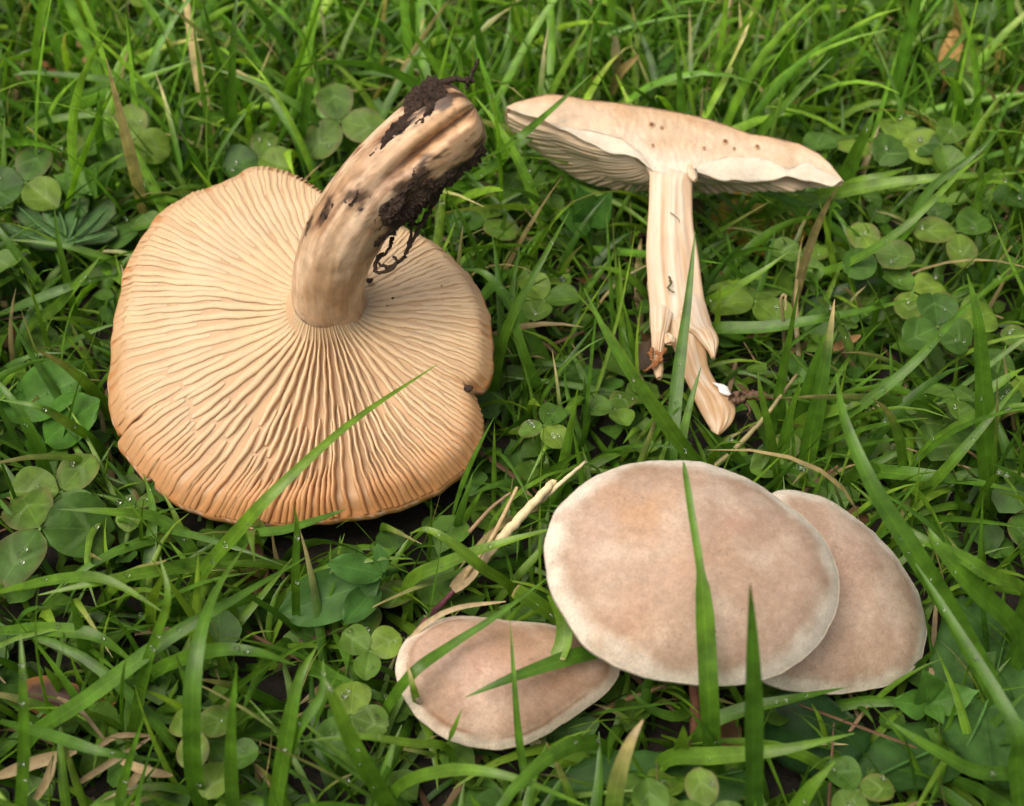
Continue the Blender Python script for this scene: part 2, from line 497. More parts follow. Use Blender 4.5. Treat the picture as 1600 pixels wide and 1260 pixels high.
# gills, one by one
NG = 60
prof_x = np.array([-1.0, -0.95, -0.72, -0.3, 0.3, 0.72, 0.95, 1.0])
prof_y = np.array([-0.25, 0.25, 0.7, 0.97, 0.97, 0.7, 0.25, -0.25])
def wob(th0, s):
    return (0.05 * np.sin(3 * th0 + 1.2) * np.sin(math.pi * s) + 0.012 * np.sin(7 * s + 5 * th0) * s
            + 0.0035 * np.sin(21 * s + 9 * th0) * s * (1 - low(th0)))
def neff(s):
    return NG * (1 + sstep(0.3, 0.5, s) + 1.35 * sstep(0.6, 0.8, s))
def gill1(th0, s0, s1, blunt, kmul=1.0, wmul=1.0, blunt_end=False):
    n = max(6, int(26 * (s1 - s0)))
    q = np.linspace(0, 1, n)
    s = s0 + (s1 - s0) * q
    th = th0 + wob(th0, s)
    r = R0 + (rim1(th0 + wob(th0, s)) - R0) * s
    lo = float(low(th0))
    fill = 1.12 - 0.60 * lo * (1 - sstep(0.72, 0.92, s))
    hw = 0.5 * fill * 2 * math.pi * r / neff(s)
    hw = np.minimum(hw, 0.0013 - 0.0007 * lo) * wmul
    g = (0.00030 + 0.0020 * lo) * kmul * (1 - 0.7 * sstep(0.86, 1.0, s)) * (0.55 + 0.45 * sstep(0, 0.2, s))
    ds = np.minimum(s - s0, 1)
    ramp = np.sqrt(np.clip((q * n + 0.25) / (2.2 if blunt else 6), 0, 1))
    if s0 < 0.02:
        ramp = 0.35 + 0.65 * sstep(0, 0.06, s)
    g = g * ramp
    hw = hw * (0.35 + 0.65 * ramp)
    if blunt_end:
        e = np.sqrt(np.clip(((1 - q) * n + 0.25) / 2.0, 0, 1)); g = g * e; hw = hw * (0.4 + 0.6 * e)
    lean = (0.5 * (1 - lo)) * (1 if math.cos(th0) < 0 else -1)
    X = hw[:, None] * prof_x[None] + (lean * g)[:, None] * np.clip(prof_y, 0, 1)[None]
    wav = 0.00012 * np.sin(s * 40 + th0 * 30)
    X = X + wav[:, None]
    H = base1(s, th)[:, None] + g[:, None] * prof_y[None]
    x = r[:, None] * np.cos(th)[:, None] - np.sin(th)[:, None] * X
    y = r[:, None] * np.sin(th)[:, None] + np.cos(th)[:, None] * X
    V = F1.w(x, y, H)
    edge = np.clip(prof_y, 0, 1)[None] * np.ones_like(s)[:, None]
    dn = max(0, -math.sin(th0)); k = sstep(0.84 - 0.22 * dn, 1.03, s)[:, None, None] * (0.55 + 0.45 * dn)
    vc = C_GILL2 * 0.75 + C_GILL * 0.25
    vc = vc * (1 - lo) + np.array([0.44, 0.262, 0.135]) * lo  # crease colour: more orange flesh, darkened to stand for shade between gills
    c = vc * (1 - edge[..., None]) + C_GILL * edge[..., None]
    c = c * (1 + 0.10 * nz(th0 * 9, 3.1))
    pal = sstep(0.25, 0.5, s)[:, None, None] * (1 - sstep(0.6, 0.8, s)[:, None, None]) * 0.25
    c = c * (1 - pal) + C_PALE * pal
    c = c * (1 - k) + C_RIM * k
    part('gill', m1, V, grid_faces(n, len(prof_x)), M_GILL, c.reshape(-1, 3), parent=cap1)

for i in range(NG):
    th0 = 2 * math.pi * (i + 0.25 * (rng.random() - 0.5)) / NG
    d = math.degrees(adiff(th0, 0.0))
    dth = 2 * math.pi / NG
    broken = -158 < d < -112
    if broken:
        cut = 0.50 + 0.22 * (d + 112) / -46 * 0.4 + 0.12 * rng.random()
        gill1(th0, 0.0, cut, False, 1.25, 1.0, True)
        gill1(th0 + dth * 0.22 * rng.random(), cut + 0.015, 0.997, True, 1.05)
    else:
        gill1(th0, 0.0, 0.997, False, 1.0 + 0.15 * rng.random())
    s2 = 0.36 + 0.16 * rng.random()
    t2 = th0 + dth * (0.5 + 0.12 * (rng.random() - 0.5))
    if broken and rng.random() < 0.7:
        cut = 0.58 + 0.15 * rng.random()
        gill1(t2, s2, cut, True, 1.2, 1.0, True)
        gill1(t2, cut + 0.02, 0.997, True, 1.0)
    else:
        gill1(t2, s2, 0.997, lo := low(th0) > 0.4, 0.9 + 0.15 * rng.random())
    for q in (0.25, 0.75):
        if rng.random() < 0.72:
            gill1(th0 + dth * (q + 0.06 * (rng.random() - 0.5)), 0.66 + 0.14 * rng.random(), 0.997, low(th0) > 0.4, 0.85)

# stem of mushroom 1
ctl = [(514, 492, -0.004), (514, 478, 0.002), (513, 452, 0.009), (519, 414, 0.017), (540, 360, 0.0265), (590, 292, 0.035), (648, 236, 0.0405), (700, 194, 0.0435), (722, 178, 0.0445)]
CP = spline(np.array([F1.hit(*c) for c in ctl]), 90)
nl, nk = 90, 96
Tn = nrm(np.gradient(CP, axis=0))
Cv = nrm(CAM - CP); Cv = nrm(Cv - (Cv * Tn).sum(1, keepdims=True) * Tn)
Sv = np.cross(Tn, Cv)
lpar = np.concatenate([[0], np.cumsum(np.linalg.norm(np.diff(CP, axis=0), axis=1))]); lpar /= lpar[-1]
phi = np.linspace(-math.pi, math.pi, nk, endpoint=False)
rad = np.interp(lpar, [0, 0.06, 0.14, 0.25, 0.42, 0.6, 0.8, 0.95, 1.0], [0.0094, 0.0088, 0.0081, 0.0077, 0.0078, 0.0078, 0.0081, 0.0081, 0.0075])
def stem_r(i, p):
    l = lpar[i]
    r = rad[i]
    r = r * (1 + 0.05 * fbm(math.cos(p) * 1.3, math.sin(p) * 1.3, l * 4) + 0.02 * fbm(math.cos(p) * 5, math.sin(p) * 5, l * 7))
    r *= 1 + 0.014 * math.sin(p * 13 + 2 * math.sin(l * 8)) * (1 - l)
    cl = math.exp(-((p - 0.06 - 0.25 * (l - 0.8)) / 0.15) ** 2) * float(sstep(0.62, 0.84, l))
    r *= 1 - 0.36 * cl
    cr = math.exp(-((l - 0.40 - 0.03 * math.sin(p * 2)) / 0.018) ** 2) * math.exp(-((p - 0.35) / 0.5) ** 2)
    r *= 1 - 0.05 * cr
    return r
rs = np.array([[stem_r(i, p) for p in phi] for i in range(nl)])
endr = np.array([1.0])
SV = CP[:, None] + rs[..., None] * (np.cos(phi)[None, :, None] * Cv[:, None] + np.sin(phi)[None, :, None] * Sv[:, None])
# rounded end rings
rings = [SV]
for a in (25, 50, 70, 84):
    c, s = math.cos(R(a)), math.sin(R(a))
    ring = CP[-1] + Tn[-1] * 0.0028 * s + (SV[-1] - CP[-1]) * c
    rings.append(ring[None])
SV2 = np.concatenate(rings, 0)
L2 = np.concatenate([lpar, [1.01, 1.02, 1.03, 1.035]])
def gauss(l, p, l0, sl, p0, sp):
    return math.exp(-((l - l0) / sl) ** 2 - ((p - p0) / sp) ** 2)
MASK_A = lambda l, p: max(gauss(l, p, 0.72, 0.16, 1.35, 0.75), gauss(l, p, 0.90, 0.12, 1.75, 0.6), gauss(l, p, 0.68, 0.07, 0.75, 0.3))
MASK_B = lambda l, p: max(gauss(l, p, 0.97, 0.09, -1.15, 0.8), gauss(l, p, 0.84, 0.07, -0.75, 0.22), gauss(l, p, 0.99, 0.03, 1.9, 0.9))
MASK_C = lambda l, p: 0.75 * max(gauss(l, p, 0.54, 0.05, -0.75, 0.35), gauss(l, p, 0.64, 0.05, -0.2, 0.4), gauss(l, p, 0.46, 0.04, -1.15, 0.3), gauss(l, p, 0.8, 0.08, 0.55, 0.4))
C_ST = np.array([0.56, 0.36, 0.20]); C_STP = np.array([0.72, 0.54, 0.36]); C_STB = np.array([0.24, 0.115, 0.05])
col = np.zeros(SV2.shape)
for i in range(SV2.shape[0]):
    for k, p in enumerate(phi):
        l = L2[i]
        f = fbm(math.cos(p) * 2.2, math.sin(p) * 2.2, l * 5 + 3)
        c = C_ST * 0.84 + (C_STP * 1.04 - C_ST * 0.84) * np.clip(0.48 + 1.2 * f, 0, 1)
        b = 0.6 * math.exp(-((p - 1.7) / 0.7) ** 2) * float(sstep(0.3, 0.55, l)) + 0.35 * float(sstep(0.10, 0.02, l))
        b += 0.55 * float(sstep(0.15, 0.45, fbm(math.cos(p) * 3, math.sin(p) * 3, l * 7 + 20))) * float(sstep(0.35, 0.6, l))
        sm_ = max(MASK_A(l, p), MASK_B(l, p), MASK_C(l, p)) + 0.5 * fbm(math.cos(p) * 5, math.sin(p) * 5, l * 18 + 2, 5)
        b += 0.42 * float(sstep(0.3, 0.75, sm_))
        b += 0.5 * float(sstep(0.22, 0.5, fbm(math.cos(p) * 9, math.sin(p) * 9, l * 26 + 40, 4))) * float(sstep(0.3, 0.6, l))
        b += 0.12 * float(sstep(0.0, 0.5, fbm(math.cos(p) * 6, math.sin(p) * 6, l * 3 + 60, 3)))
        cl = math.exp(-((p - 0.06 - 0.25 * (l - 0.8)) / 0.07) ** 2) * float(sstep(0.62, 0.74, l))
        b = min(0.95, b + 0.9 * cl)  # shade in the cleft's crease put into the stem colour
        # orange core near the broken end
        og = float(sstep(0.72, 0.9, l)) * math.exp(-(p / 0.9) ** 2) * 0.65
        c = c * (1 - og) + np.array([0.70, 0.43, 0.21]) * og
        c = c * (1 - b) + C_STB * b
        so = 0.9 * float(sstep(0.36, 0.62, sm_ + 0.15 * nz(p * 9, l * 60, 3)))
        col[i, k] = c * (1 - so) + np.array([0.055, 0.032, 0.019]) * so
uvs = np.stack(np.broadcast_arrays(np.linspace(0, 1, nk)[None, :], L2[:, None]), -1).reshape(-1, 2)
Fs = [tuple(f) for f in grid_faces(SV2.shape[0], nk, cv=True)] + [tuple(range((SV2.shape[0] - 1) * nk, SV2.shape[0] * nk))]
stem1 = part('stem', m1, SV2, Fs, M_STEM, col.reshape(-1, 3), uvs)

def crust(fmask, thr, hgt, name='soil_clump', seed=0.0, nl2=170, nk2=220, l0=0.3, l1=1.0, fq=1.0):
    """crumbly soil stuck to the stem surface: a displaced patch of that surface"""
    ls = np.linspace(l0, l1, nl2); ps = np.linspace(-math.pi, math.pi, nk2, endpoint=False)
    il = np.interp(ls, lpar, np.arange(nl))
    vid = {}; V = []; F = []
    def sm(i, p):
        i0 = min(int(i), nl - 2); t = i - i0
        r = stem_r(i0, p) * (1 - t) + stem_r(i0 + 1, p) * t
        c = CP[i0] * (1 - t) + CP[i0 + 1] * t; a = Cv[i0] * (1 - t) + Cv[i0 + 1] * t; b = Sv[i0] * (1 - t) + Sv[i0 + 1] * t
        return c, math.cos(p) * a + math.sin(p) * b, r
    mk = np.zeros((nl2, nk2))
    for a in range(nl2):
        for b in range(nk2):
            g = fmask(ls[a], ps[b])
            if g > 0.02:
                mk[a, b] = g + 0.55 * fbm(math.cos(ps[b]) * 3.5 * fq + seed, math.sin(ps[b]) * 3.5 * fq, ls[a] * 14 * fq + seed, 5)
    def vert(a, b):
        b %= nk2
        if (a, b) not in vid:
            c, d, r = sm(il[a], ps[b])
            m_ = mk[a, b] - thr
            h = -0.0004 if m_ <= 0 else min(m_ * 2.0, 1.0) * hgt * (0.55 + 0.9 * abs(fbm(ls[a] * 60, ps[b] * 9, seed, 3)))
            vid[(a, b)] = len(V); V.append(c + d * (r + h))
        return vid[(a, b)]
    for a in range(nl2 - 1):
        for b in range(nk2):
            if max(mk[a, b], mk[a + 1, b], mk[a, (b + 1) % nk2], mk[a + 1, (b + 1) % nk2]) > thr:
                F.append((vert(a, b), vert(a + 1, b), vert(a + 1, b + 1), vert(a, b + 1)))
    if F:
        part(name, m1, np.array(V), F, M_SOILCLUMP, smooth=False, parent=stem1)
crust(MASK_A, 0.44, 0.0017, seed=3.0)
crust(MASK_B, 0.42, 0.0017, seed=8.0)
crust(MASK_C, 0.72, 0.0004, seed=15.0, fq=3.0)

# rootlets hanging from the muddy stem
def roots(lines, name, root, mat, col, parent=None):
    items = []
    for pts, r in lines:
        P = spline(np.array(pts), max(8, len(pts) * 5))
        P = P + rng.standard_normal(P.shape) * r * 0.25
        items.append(tube(P, np.linspace(r, r * 0.55, len(P)), 6, 0.15))
    V, F = joinvf(items)
    return part(name, root, V, F, mat, col, parent=parent)
h1 = lambda x, y, h: F1.hit(x, y, h)
roots([([h1(690, 295, .034), h1(672, 330, .031), h1(655, 355, .029), h1(640, 385, .027), h1(628, 405, .025), h1(605, 420, .024), h1(592, 410, .024)], 0.00055),
       ([h1(652, 340, .031), h1(645, 348, .030), h1(640, 375, .028), h1(634, 395, .026)], 0.0004),
       ([h1(600, 395, .024), h1(590, 405, .024), h1(588, 424, .024), h1(605, 425, .024), h1(620, 412, .025), h1(614, 400, .025)], 0.0005),
       ([h1(640, 352, .028), h1(655, 350, .029), h1(662, 345, .030)], 0.0004),
       ([h1(612, 372, .026), h1(608, 388, .0255), h1(598, 400, .025)], 0.00045)], 'rootlet', m1, M_SOILCLUMP, None, stem1)
roots([([h1(728, 140, .052), h1(738, 115, .054), h1(748, 92, .055)], 0.0005),
       ([h1(690, 128, .050), h1(715, 124, .052), h1(740, 125, .052)], 0.0007)], 'rootlet', m1, M_SOILCLUMP, None, stem1)
# crumbs fallen on the gills
for (px, py, r) in ((578, 438, 0.0007), (732, 607, 0.0009), (548, 466, 0.0003), (614, 466, 0.0003), (690, 447, 0.0002), (605, 478, 0.0002)):
    l = F1.loc(px, py); th = math.atan2(l[1], l[0]); s = (np.hypot(*l) - R0) / (rim1(th) - R0)
    P = F1.hit(px, py, float(base1(s, th)) + 0.0014)
    V, F = tube(np.array([P + np.array([a * r, 0, a * r * 0.4]) for a in (-1.1, -0.5, 0.3, 1.0)]), np.array([0.45, 0.9, 0.8, 0.35]) * r, 7, 0.15)
    part('soil_crumb', m1, V, F, M_SOILCLUMP)
occupy(OUT1, F1, 0.010)
occupy([(455, 500), (470, 380), (520, 280), (640, 150), (745, 110), (765, 190), (740, 250), (640, 345), (575, 420), (575, 500)], F1, -0.02)

# ================================================================== MUSHROOM 2: half mushroom, cut face up
F2 = Frame(CAM + ray(1050, 270) * 0.312, 71, 10)
cr = lambda x, y: (760 + x / 2.1362, 110 + y / 2.1356)
def curve2(pts):
    L = np.array([F2.loc(*cr(x, y)) for x, y in pts]); o = np.argsort(L[:, 0]); L = L[o]
    return lambda x: np.interp(x, L[:, 0], L[:, 1])
T2 = curve2([(68, 122), (100, 104), (150, 90), (210, 75), (270, 84), (330, 95), (420, 105), (520, 118), (600, 131), (660, 143), (720, 155), (800, 180), (880, 210), (960, 222), (1050, 245), (1110, 275), (1150, 315), (1192, 366)])
B2 = curve2([(68, 126), (150, 152), (250, 192), (350, 203), (450, 228), (520, 278), (550, 330), (600, 350), (650, 350), (690, 335), (715, 314), (800, 292), (890, 289), (960, 310), (1010, 332), (1070, 305), (1130, 340), (1192, 370)])
G2 = curve2([(68, 132), (120, 158), (230, 190), (330, 238), (430, 274), (505, 294), (548, 335), (600, 352), (650, 352), (690, 345), (720, 354), (800, 373), (900, 367), (1000, 357), (1080, 373), (1150, 398), (1192, 374)])
xL = F2.loc(*cr(68, 124))[0]; xR = F2.loc(*cr(1192, 368))[0]
xc = F2.loc(*cr(620, 300))[0]
m2 = thing('mushroom', 'mushroom half lying with its sliced face up, pale gills and split stem', 'mushroom', tuple(F2.w(xc, 0, -0.03)))
C_CUT = np.array([0.67, 0.535, 0.37]); C_CUTD = np.array([0.54, 0.365, 0.205]); C_WHITE = np.array([0.80, 0.72, 0.60])
# sliced flesh face
nx, ny = 220, 22
xs = np.linspace(xL, xR, nx); vs = np.linspace(0, 1, ny)
X, Vv = np.meshgrid(xs, vs, indexing='ij')
Y = T2(X) * (1 - Vv) + B2(X) * Vv
H = np.zeros_like(X); C = np.zeros(X.shape + (3,))
pw = F2.loc(1078, 235)
for i in range(nx):
    for j in range(ny):
        x, y = X[i, j], Y[i, j]
        f = fbm(x * 220, y * 260, 1.7)
        H[i, j] = 0.0003 * f + 0.0003 * math.exp(-((x - xc) / 0.016) ** 2) * fbm(x * 800, y * 800, 4) + 0.00008 * fbm(x * 700, y * 700, 4) - 0.0006 * (Vv[i, j] < 0.06)
        d = 0.75 * float(sstep(0.5, 0.0, Vv[i, j])) + 0.6 * max(0, fbm(x * 120, y * 150, 9)) + 0.5 * math.exp(-((x - pw[0]) / 0.010) ** 2 - ((y - pw[1]) / 0.005) ** 2)
        d = min(1, max(0, d))
        wt = 0.6 * math.exp(-((x - xc) / 0.011) ** 2) * float(sstep(0.45, 0.9, Vv[i, j]))
        c = C_CUT * (1 - d) + C_CUTD * d
        C[i, j] = c * (1 - wt) + C_WHITE * wt
Vf = F2.w(X, Y, H)
# rear half of the cap: skin side and gill side
nphi, nrho = 60, 26
ph = np.linspace(0, math.pi, nphi); ro = np.linspace(0.0, 1, nrho)
P_, Q_ = np.meshgrid(ph, ro, indexing='ij')
wl2 = (1 - np.cos(P_)) / 2
RR = (xR - xc) * (1 - wl2) + (xc - xL) * wl2
RR = RR * (1 + 0.02 * np.sin(P_ * 7))
SQ2 = lambda p: 0.22 + 0.38 * sstep(0.6, 2.2, p)      # the slice did not pass through the middle
XX = xc + np.cos(P_) * RR * Q_; DD = -np.sin(P_) * RR * Q_ * SQ2(P_)
def blend2(fun, P_, Q_):
    w = (1 - np.cos(P_)) / 2
    return fun(xc + Q_ * (xR - xc)) * (1 - w) + fun(xc - Q_ * (xc - xL)) * w
YT = blend2(T2, P_, Q_); YB = blend2(B2, P_, Q_); YG = blend2(G2, P_, Q_)
YB = np.minimum(YB, YT - 0.0004)
Vtop = F2.w(XX, YT, DD - 0.0002); Vbot = F2.w(XX, YB, DD - 0.0002)
nA = nx * ny
Vall = np.concatenate([Vf.reshape(-1, 3), Vtop.reshape(-1, 3), Vbot.reshape(-1, 3)])
Fall = [tuple(f) for f in grid_faces(nx, ny)]
Fall += [tuple(f) for f in grid_faces(nphi, nrho, off=nA)] + [tuple(f) for f in grid_faces(nphi, nrho, off=nA + nphi * nrho)]
for i in range(nphi - 1):
    a = nA + i * nrho + nrho - 1; b = a + nphi * nrho
    Fall.append((a, a + nrho, b + nrho, b))
Call = np.concatenate([C.reshape(-1, 3), np.tile(C_SKIN * 1.05, (nphi * nrho, 1)), np.tile(C_PALE, (nphi * nrho, 1))])
cap2 = part('cap_flesh', m2, Vall, Fall, M_CUT, Call)
# gills of the uncut half
for k in range(58):
    p = 0.55 + (math.pi - 0.68) * (k + 0.3 * (rng.random() - 0.5)) / 57
    q0 = 0.16 if k % 2 == 0 else 0.5 + 0.1 * rng.random()
    n = 14
    q = np.linspace(q0, 0.985, n); pp = np.full(n, p) + 0.02 * np.sin(q * 7 + k)
    w = (1 - np.cos(pp)) / 2
    rr_ = ((xR - xc) * (1 - w) + (xc - xL) * w) * (1 + 0.02 * np.sin(pp * 7))
    yb = np.minimum(blend2(B2, pp, q), blend2(T2, pp, q) - 0.0004) + 0.0003
    yg = np.minimum(blend2(G2, pp, q), yb - 0.0008) - 0.0002
    yg = yb + (yg - yb) * (0.25 + 0.75 * np.sin(math.pi * np.clip((q - q0) / (1 - q0), 0, 1)) ** 0.4)
    tx, td = -np.sin(pp), -np.cos(pp)
    rows = []
    for (yy_, hw) in ((yb, 0.0010), ((yb + yg) / 2, 0.0009), (yg, 0.00055), (yg, -0.00055), ((yb + yg) / 2, -0.0009), (yb, -0.0010)):
        rows.append(F2.w(xc + np.cos(pp) * rr_ * q + tx * hw, yy_, -np.sin(pp) * rr_ * q * SQ2(pp) + td * hw))
    V = np.stack(rows, 1)
    cc = np.array([C_PALE, C_PALE, C_PALE * 1.06, C_PALE * 1.06, C_PALE, C_PALE])
    part('gill', m2, V, grid_faces(n, 6), M_GILL, np.tile(cc, (n, 1)) * (0.92 + 0.14 * rng.random()), parent=cap2)
# the two gills laid bare by the cut
def bare_gill(xa, xb, off):
    n, mrow = 60, 8
    x = np.linspace(xa, xb, n); v = np.linspace(0, 1, mrow)
    Xg, Vg = np.meshgrid(x, v, indexing='ij')
    Yg = (B2(Xg) + 0.0004) * (1 - Vg) + (G2(Xg) - 0.0001 + 0.0002 * np.sin(Xg * 900)) * Vg
    Hg = off + 0.0009 * np.sin(Xg * 160 + 1) * Vg + 0.0004 * np.sin(Xg * 480) * Vg + 0.0008 * Vg
    front = F2.w(Xg, Yg, Hg); back = F2.w(Xg, Yg, Hg - 0.0004)
    V = np.concatenate([front.reshape(-1, 3), back.reshape(-1, 3)])
    F = [tuple(f) for f in grid_faces(n, mrow)] + [tuple(f)[::-1] for f in grid_faces(n, mrow, off=n * mrow)]
    for i in range(n - 1):
        a = i * mrow + mrow - 1
        F.append((a, a + mrow, a + mrow + n * mrow, a + n * mrow))
    c = np.array([0.76, 0.66, 0.50]) * (1 - 0.12 * Vg[..., None]) + 0.0
    g = part('gill', m2, V, F, M_CUT, np.concatenate([c.reshape(-1, 3)] * 2), parent=cap2)
    g['label'] = 'broad cream gill laid bare by the cut'
bare_gill(xL + 0.001, F2.loc(*cr(545, 300))[0], -0.0001)
bare_gill(F2.loc(*cr(700, 330))[0], xR - 0.0012, -0.0001)
# pores where grubs bored into the flesh
for (px, py, r) in ((1018, 196, 0.00075), (1034, 201, 0.0006), (1133, 222, 0.0007), (1183, 230, 0.0006), (1147, 233, 0.0004), (1100, 232, 0.0004), (1020, 228, 0.0004)):
    l = F2.loc(px, py); n = 12
    a = np.linspace(0, 2 * math.pi, n, endpoint=False)
    V = []; cc = []
    for rad_, hh, cl_ in ((1.6, -0.0002, C_CUTD), (1.1, 0.00012, C_CUTD * 0.9), (0.8, 0.00010, C_STB * 1.3), (0.5, 0.00004, C_STB * 0.6), (0.1, 0.00002, C_STB * 0.4)):
        V.append(F2.w(l[0] + np.cos(a) * r * rad_ * 0.8, l[1] + np.sin(a) * r * rad_, np.full(n, hh + 0.0002))); cc += [cl_] * n
    part('bore_hole', m2, np.array(V), grid_faces(5, n, cv=True), M_CUT, np.array(cc), parent=cap2)

def half_loft(name, rows, off, dep=0.5, pale=0.6, rel=0.00025, seed=0.0, slope=0.0, lead=0.0, tail=0.0):
    """rows: (crop y, crop x left, crop x right), a half-round length of stem with its cut side towards +n"""
    rows = np.array(rows, float); n = 110
    rows = spline(rows, n)
    nf, nb = 33, 11
    V, C, U = [], [], []
    for i, (y, a, b) in enumerate(rows):
        l0 = F2.loc(*cr(a, y)); l1 = F2.loc(*cr(b, y))
        hwid = np.linalg.norm(l1 - l0) / 2; mid = (l0 + l1) / 2; d = (l1 - l0) / (2 * hwid + 1e-9)
        o = off + slope * i / n - lead * (1 - float(sstep(0, 0.3, i / n))) - tail * float(sstep(0.8, 1.0, i / n))
        for k in range(nf):
            u = -1 + 2 * k / (nf - 1)
            q = mid + d * hwid * u
            f = 0.45 * fbm(u * 5 + seed, i * 0.02, seed)
            rp = float(sstep(0, 0.3, i / n)) if lead else 1.0
            V.append(F2.w(q[0], q[1], o + rp * (rel * 2.2 * f + 0.0007 * (1 - u * u)) - 0.0004 * abs(u)))
            wv = np.clip(pale - 0.35 * float(sstep(0.5, 1.0, i / n)) * max(0, 0.4 + nz(u * 3 + seed, i * 0.02, 4)) + 0.9 * fbm(u * 4 + seed, i * 0.012, seed + 5, 5) + 0.4 * fbm(u * 1.5, i * 0.04, seed + 8, 3), 0, 1) * (1 - 0.6 * abs(u) ** 3)
            C.append(np.array([0.53, 0.34, 0.175]) * (1 - wv) + np.array([0.78, 0.69, 0.54]) * wv); U.append((u * 0.25 + 0.5, i / n))
            if lead > 0:
                tb = 1 - float(sstep(0.05, 0.35, i / n)); C[-1] = C[-1] * (1 - tb) + (C_CUT * 0.5 + C_WHITE * 0.5) * tb
        for k in range(nb):
            t = math.pi * (k + 1) / (nb + 1)
            q = mid + d * hwid * math.cos(t)
            V.append(F2.w(q[0], q[1], o - 0.0004 - math.sin(t) * hwid * 2 * dep)); C.append(np.array([0.55, 0.37, 0.22])); U.append((k / nb, i / n))
    m_ = nf + nb
    F = [tuple(f) for f in grid_faces(n, m_, cv=True)] + [tuple(range(m_)), tuple(range((n - 1) * m_, n * m_))]
    return part(name, m2, np.array(V), F, M_FIBRE, np.array(C), np.array(U))
half_loft('stem', [(270, 530, 712), (305, 538, 708), (335, 546, 702), (380, 545, 688), (450, 543, 688), (520, 538, 692), (600, 534, 706), (680, 538, 716), (760, 545, 728), (820, 549, 745), (850, 560, 740)], 0.0002, 0.5, 0.62, seed=2.0, lead=0.0022, tail=0.0035)
half_loft('stem_strip', [(690, 541, 640), (760, 546, 634), (850, 549, 612), (880, 550, 604), (920, 551, 594), (955, 553, 588), (1000, 557, 590), (1030, 567, 585)], 0.0006, 0.5, 0.35, seed=7.0, lead=0.0022)
half_loft('stem_strip', [(660, 620, 712), (750, 636, 726), (850, 655, 752), (880, 690, 766), (910, 715, 774), (940, 738, 768), (965, 750, 762)], 0.0008, 0.4, 0.45, seed=11.0, lead=0.0022)
half_loft('stem_strip', [(760, 590, 725), (850, 606, 738), (900, 622, 740), (960, 652, 742), (1000, 661, 755), (1045, 682, 782), (1075, 694, 815), (1100, 706, 833), (1135, 724, 836), (1170, 744, 822), (1198, 760, 795), (1211, 770, 778)], -0.0012, 0.42, 0.25, seed=15.0)
half_loft('stem_strip', [(892, 592, 612), (900, 590, 628), (915, 590, 630), (922, 594, 622)], 0.0016, 0.3, 0.4, seed=19.0)
half_loft('collar_scrap', [(330, 668, 676), (345, 666, 690), (365, 668, 700), (380, 680, 700), (386, 686, 696)], 0.0022, 0.3, 0.6, seed=23.0)
h2 = lambda x, y, h: F2.hit(*cr(x, y), h)
# white mycelium patch and dirty threads at the stem ends
V = []
n = 14; a = np.linspace(0, 2 * math.pi, n, endpoint=False)
for q, hh in ((1.0, -0.0003), (0.8, 0.0001), (0.4, 0.0003), (0.05, 0.00035)):
    for t in a:
        x, y = 792 + q * (34 * math.cos(t) + 8 * math.sin(3 * t)), 1066 + q * (14 * math.sin(t) + 24 * math.cos(t) * 0.8)
        V.append(h2(x, y, hh - 0.0002))
part('mycelium', m2, np.array(V), grid_faces(4, n, cv=True), M_CUT, np.array([0.80, 0.78, 0.75]))
roots([([h2(822, 1092, .0005), h2(850, 1085, .001), h2(900, 1083, .001), h2(960, 1095, 0), h2(1015, 1108, -.002)], 0.0011),
       ([h2(826, 1105, .0005), h2(850, 1100, .001), h2(880, 1088, .001)], 0.0008),
       ([h2(865, 1108, .000), h2(880, 1135, .000), h2(872, 1150, -.001), h2(884, 1165, -.002)], 0.0003)], 'root', m2, M_STRAW, np.array([0.13, 0.075, 0.045]))
roots([([h2(598, 930, .001), h2(575, 965, .002), h2(548, 990, .002), h2(528, 1002, .001)], 0.0005),
       ([h2(550, 930, .001), h2(548, 955, .002), h2(560, 985, .002)], 0.0006),
       ([h2(570, 940, .001), h2(585, 965, .002), h2(555, 995, .002)], 0.00045)], 'root', m2, M_STRAW, np.array([0.24, 0.10, 0.035]))
roots([([h2(614, 475, .0015), h2(628, 485, .002), h2(642, 498, .002), h2(645, 510, .002)], 0.00014),
       ([h2(610, 690, .0018), h2(616, 712, .0022), h2(606, 728, .002), h2(628, 742, .002)], 0.0003)], 'moss_thread', m2, M_STRAW, np.array([0.09, 0.085, 0.02]))
occupy([cr(*p) for p in ((60, 120), (200, 70), (520, 112), (720, 150), (960, 218), (1110, 270), (1200, 366), (1150, 402), (1000, 370), (720, 400), (560, 395), (330, 360), (130, 240))], F2, 0.012)
occupy([cr(*p) for p in ((540, 320), (690, 320), (720, 650), (775, 900), (800, 1050), (840, 1080), (835, 1170), (770, 1215), (690, 1080), (640, 900), (590, 1030), (550, 1030), (530, 600))], F2, 0.004)

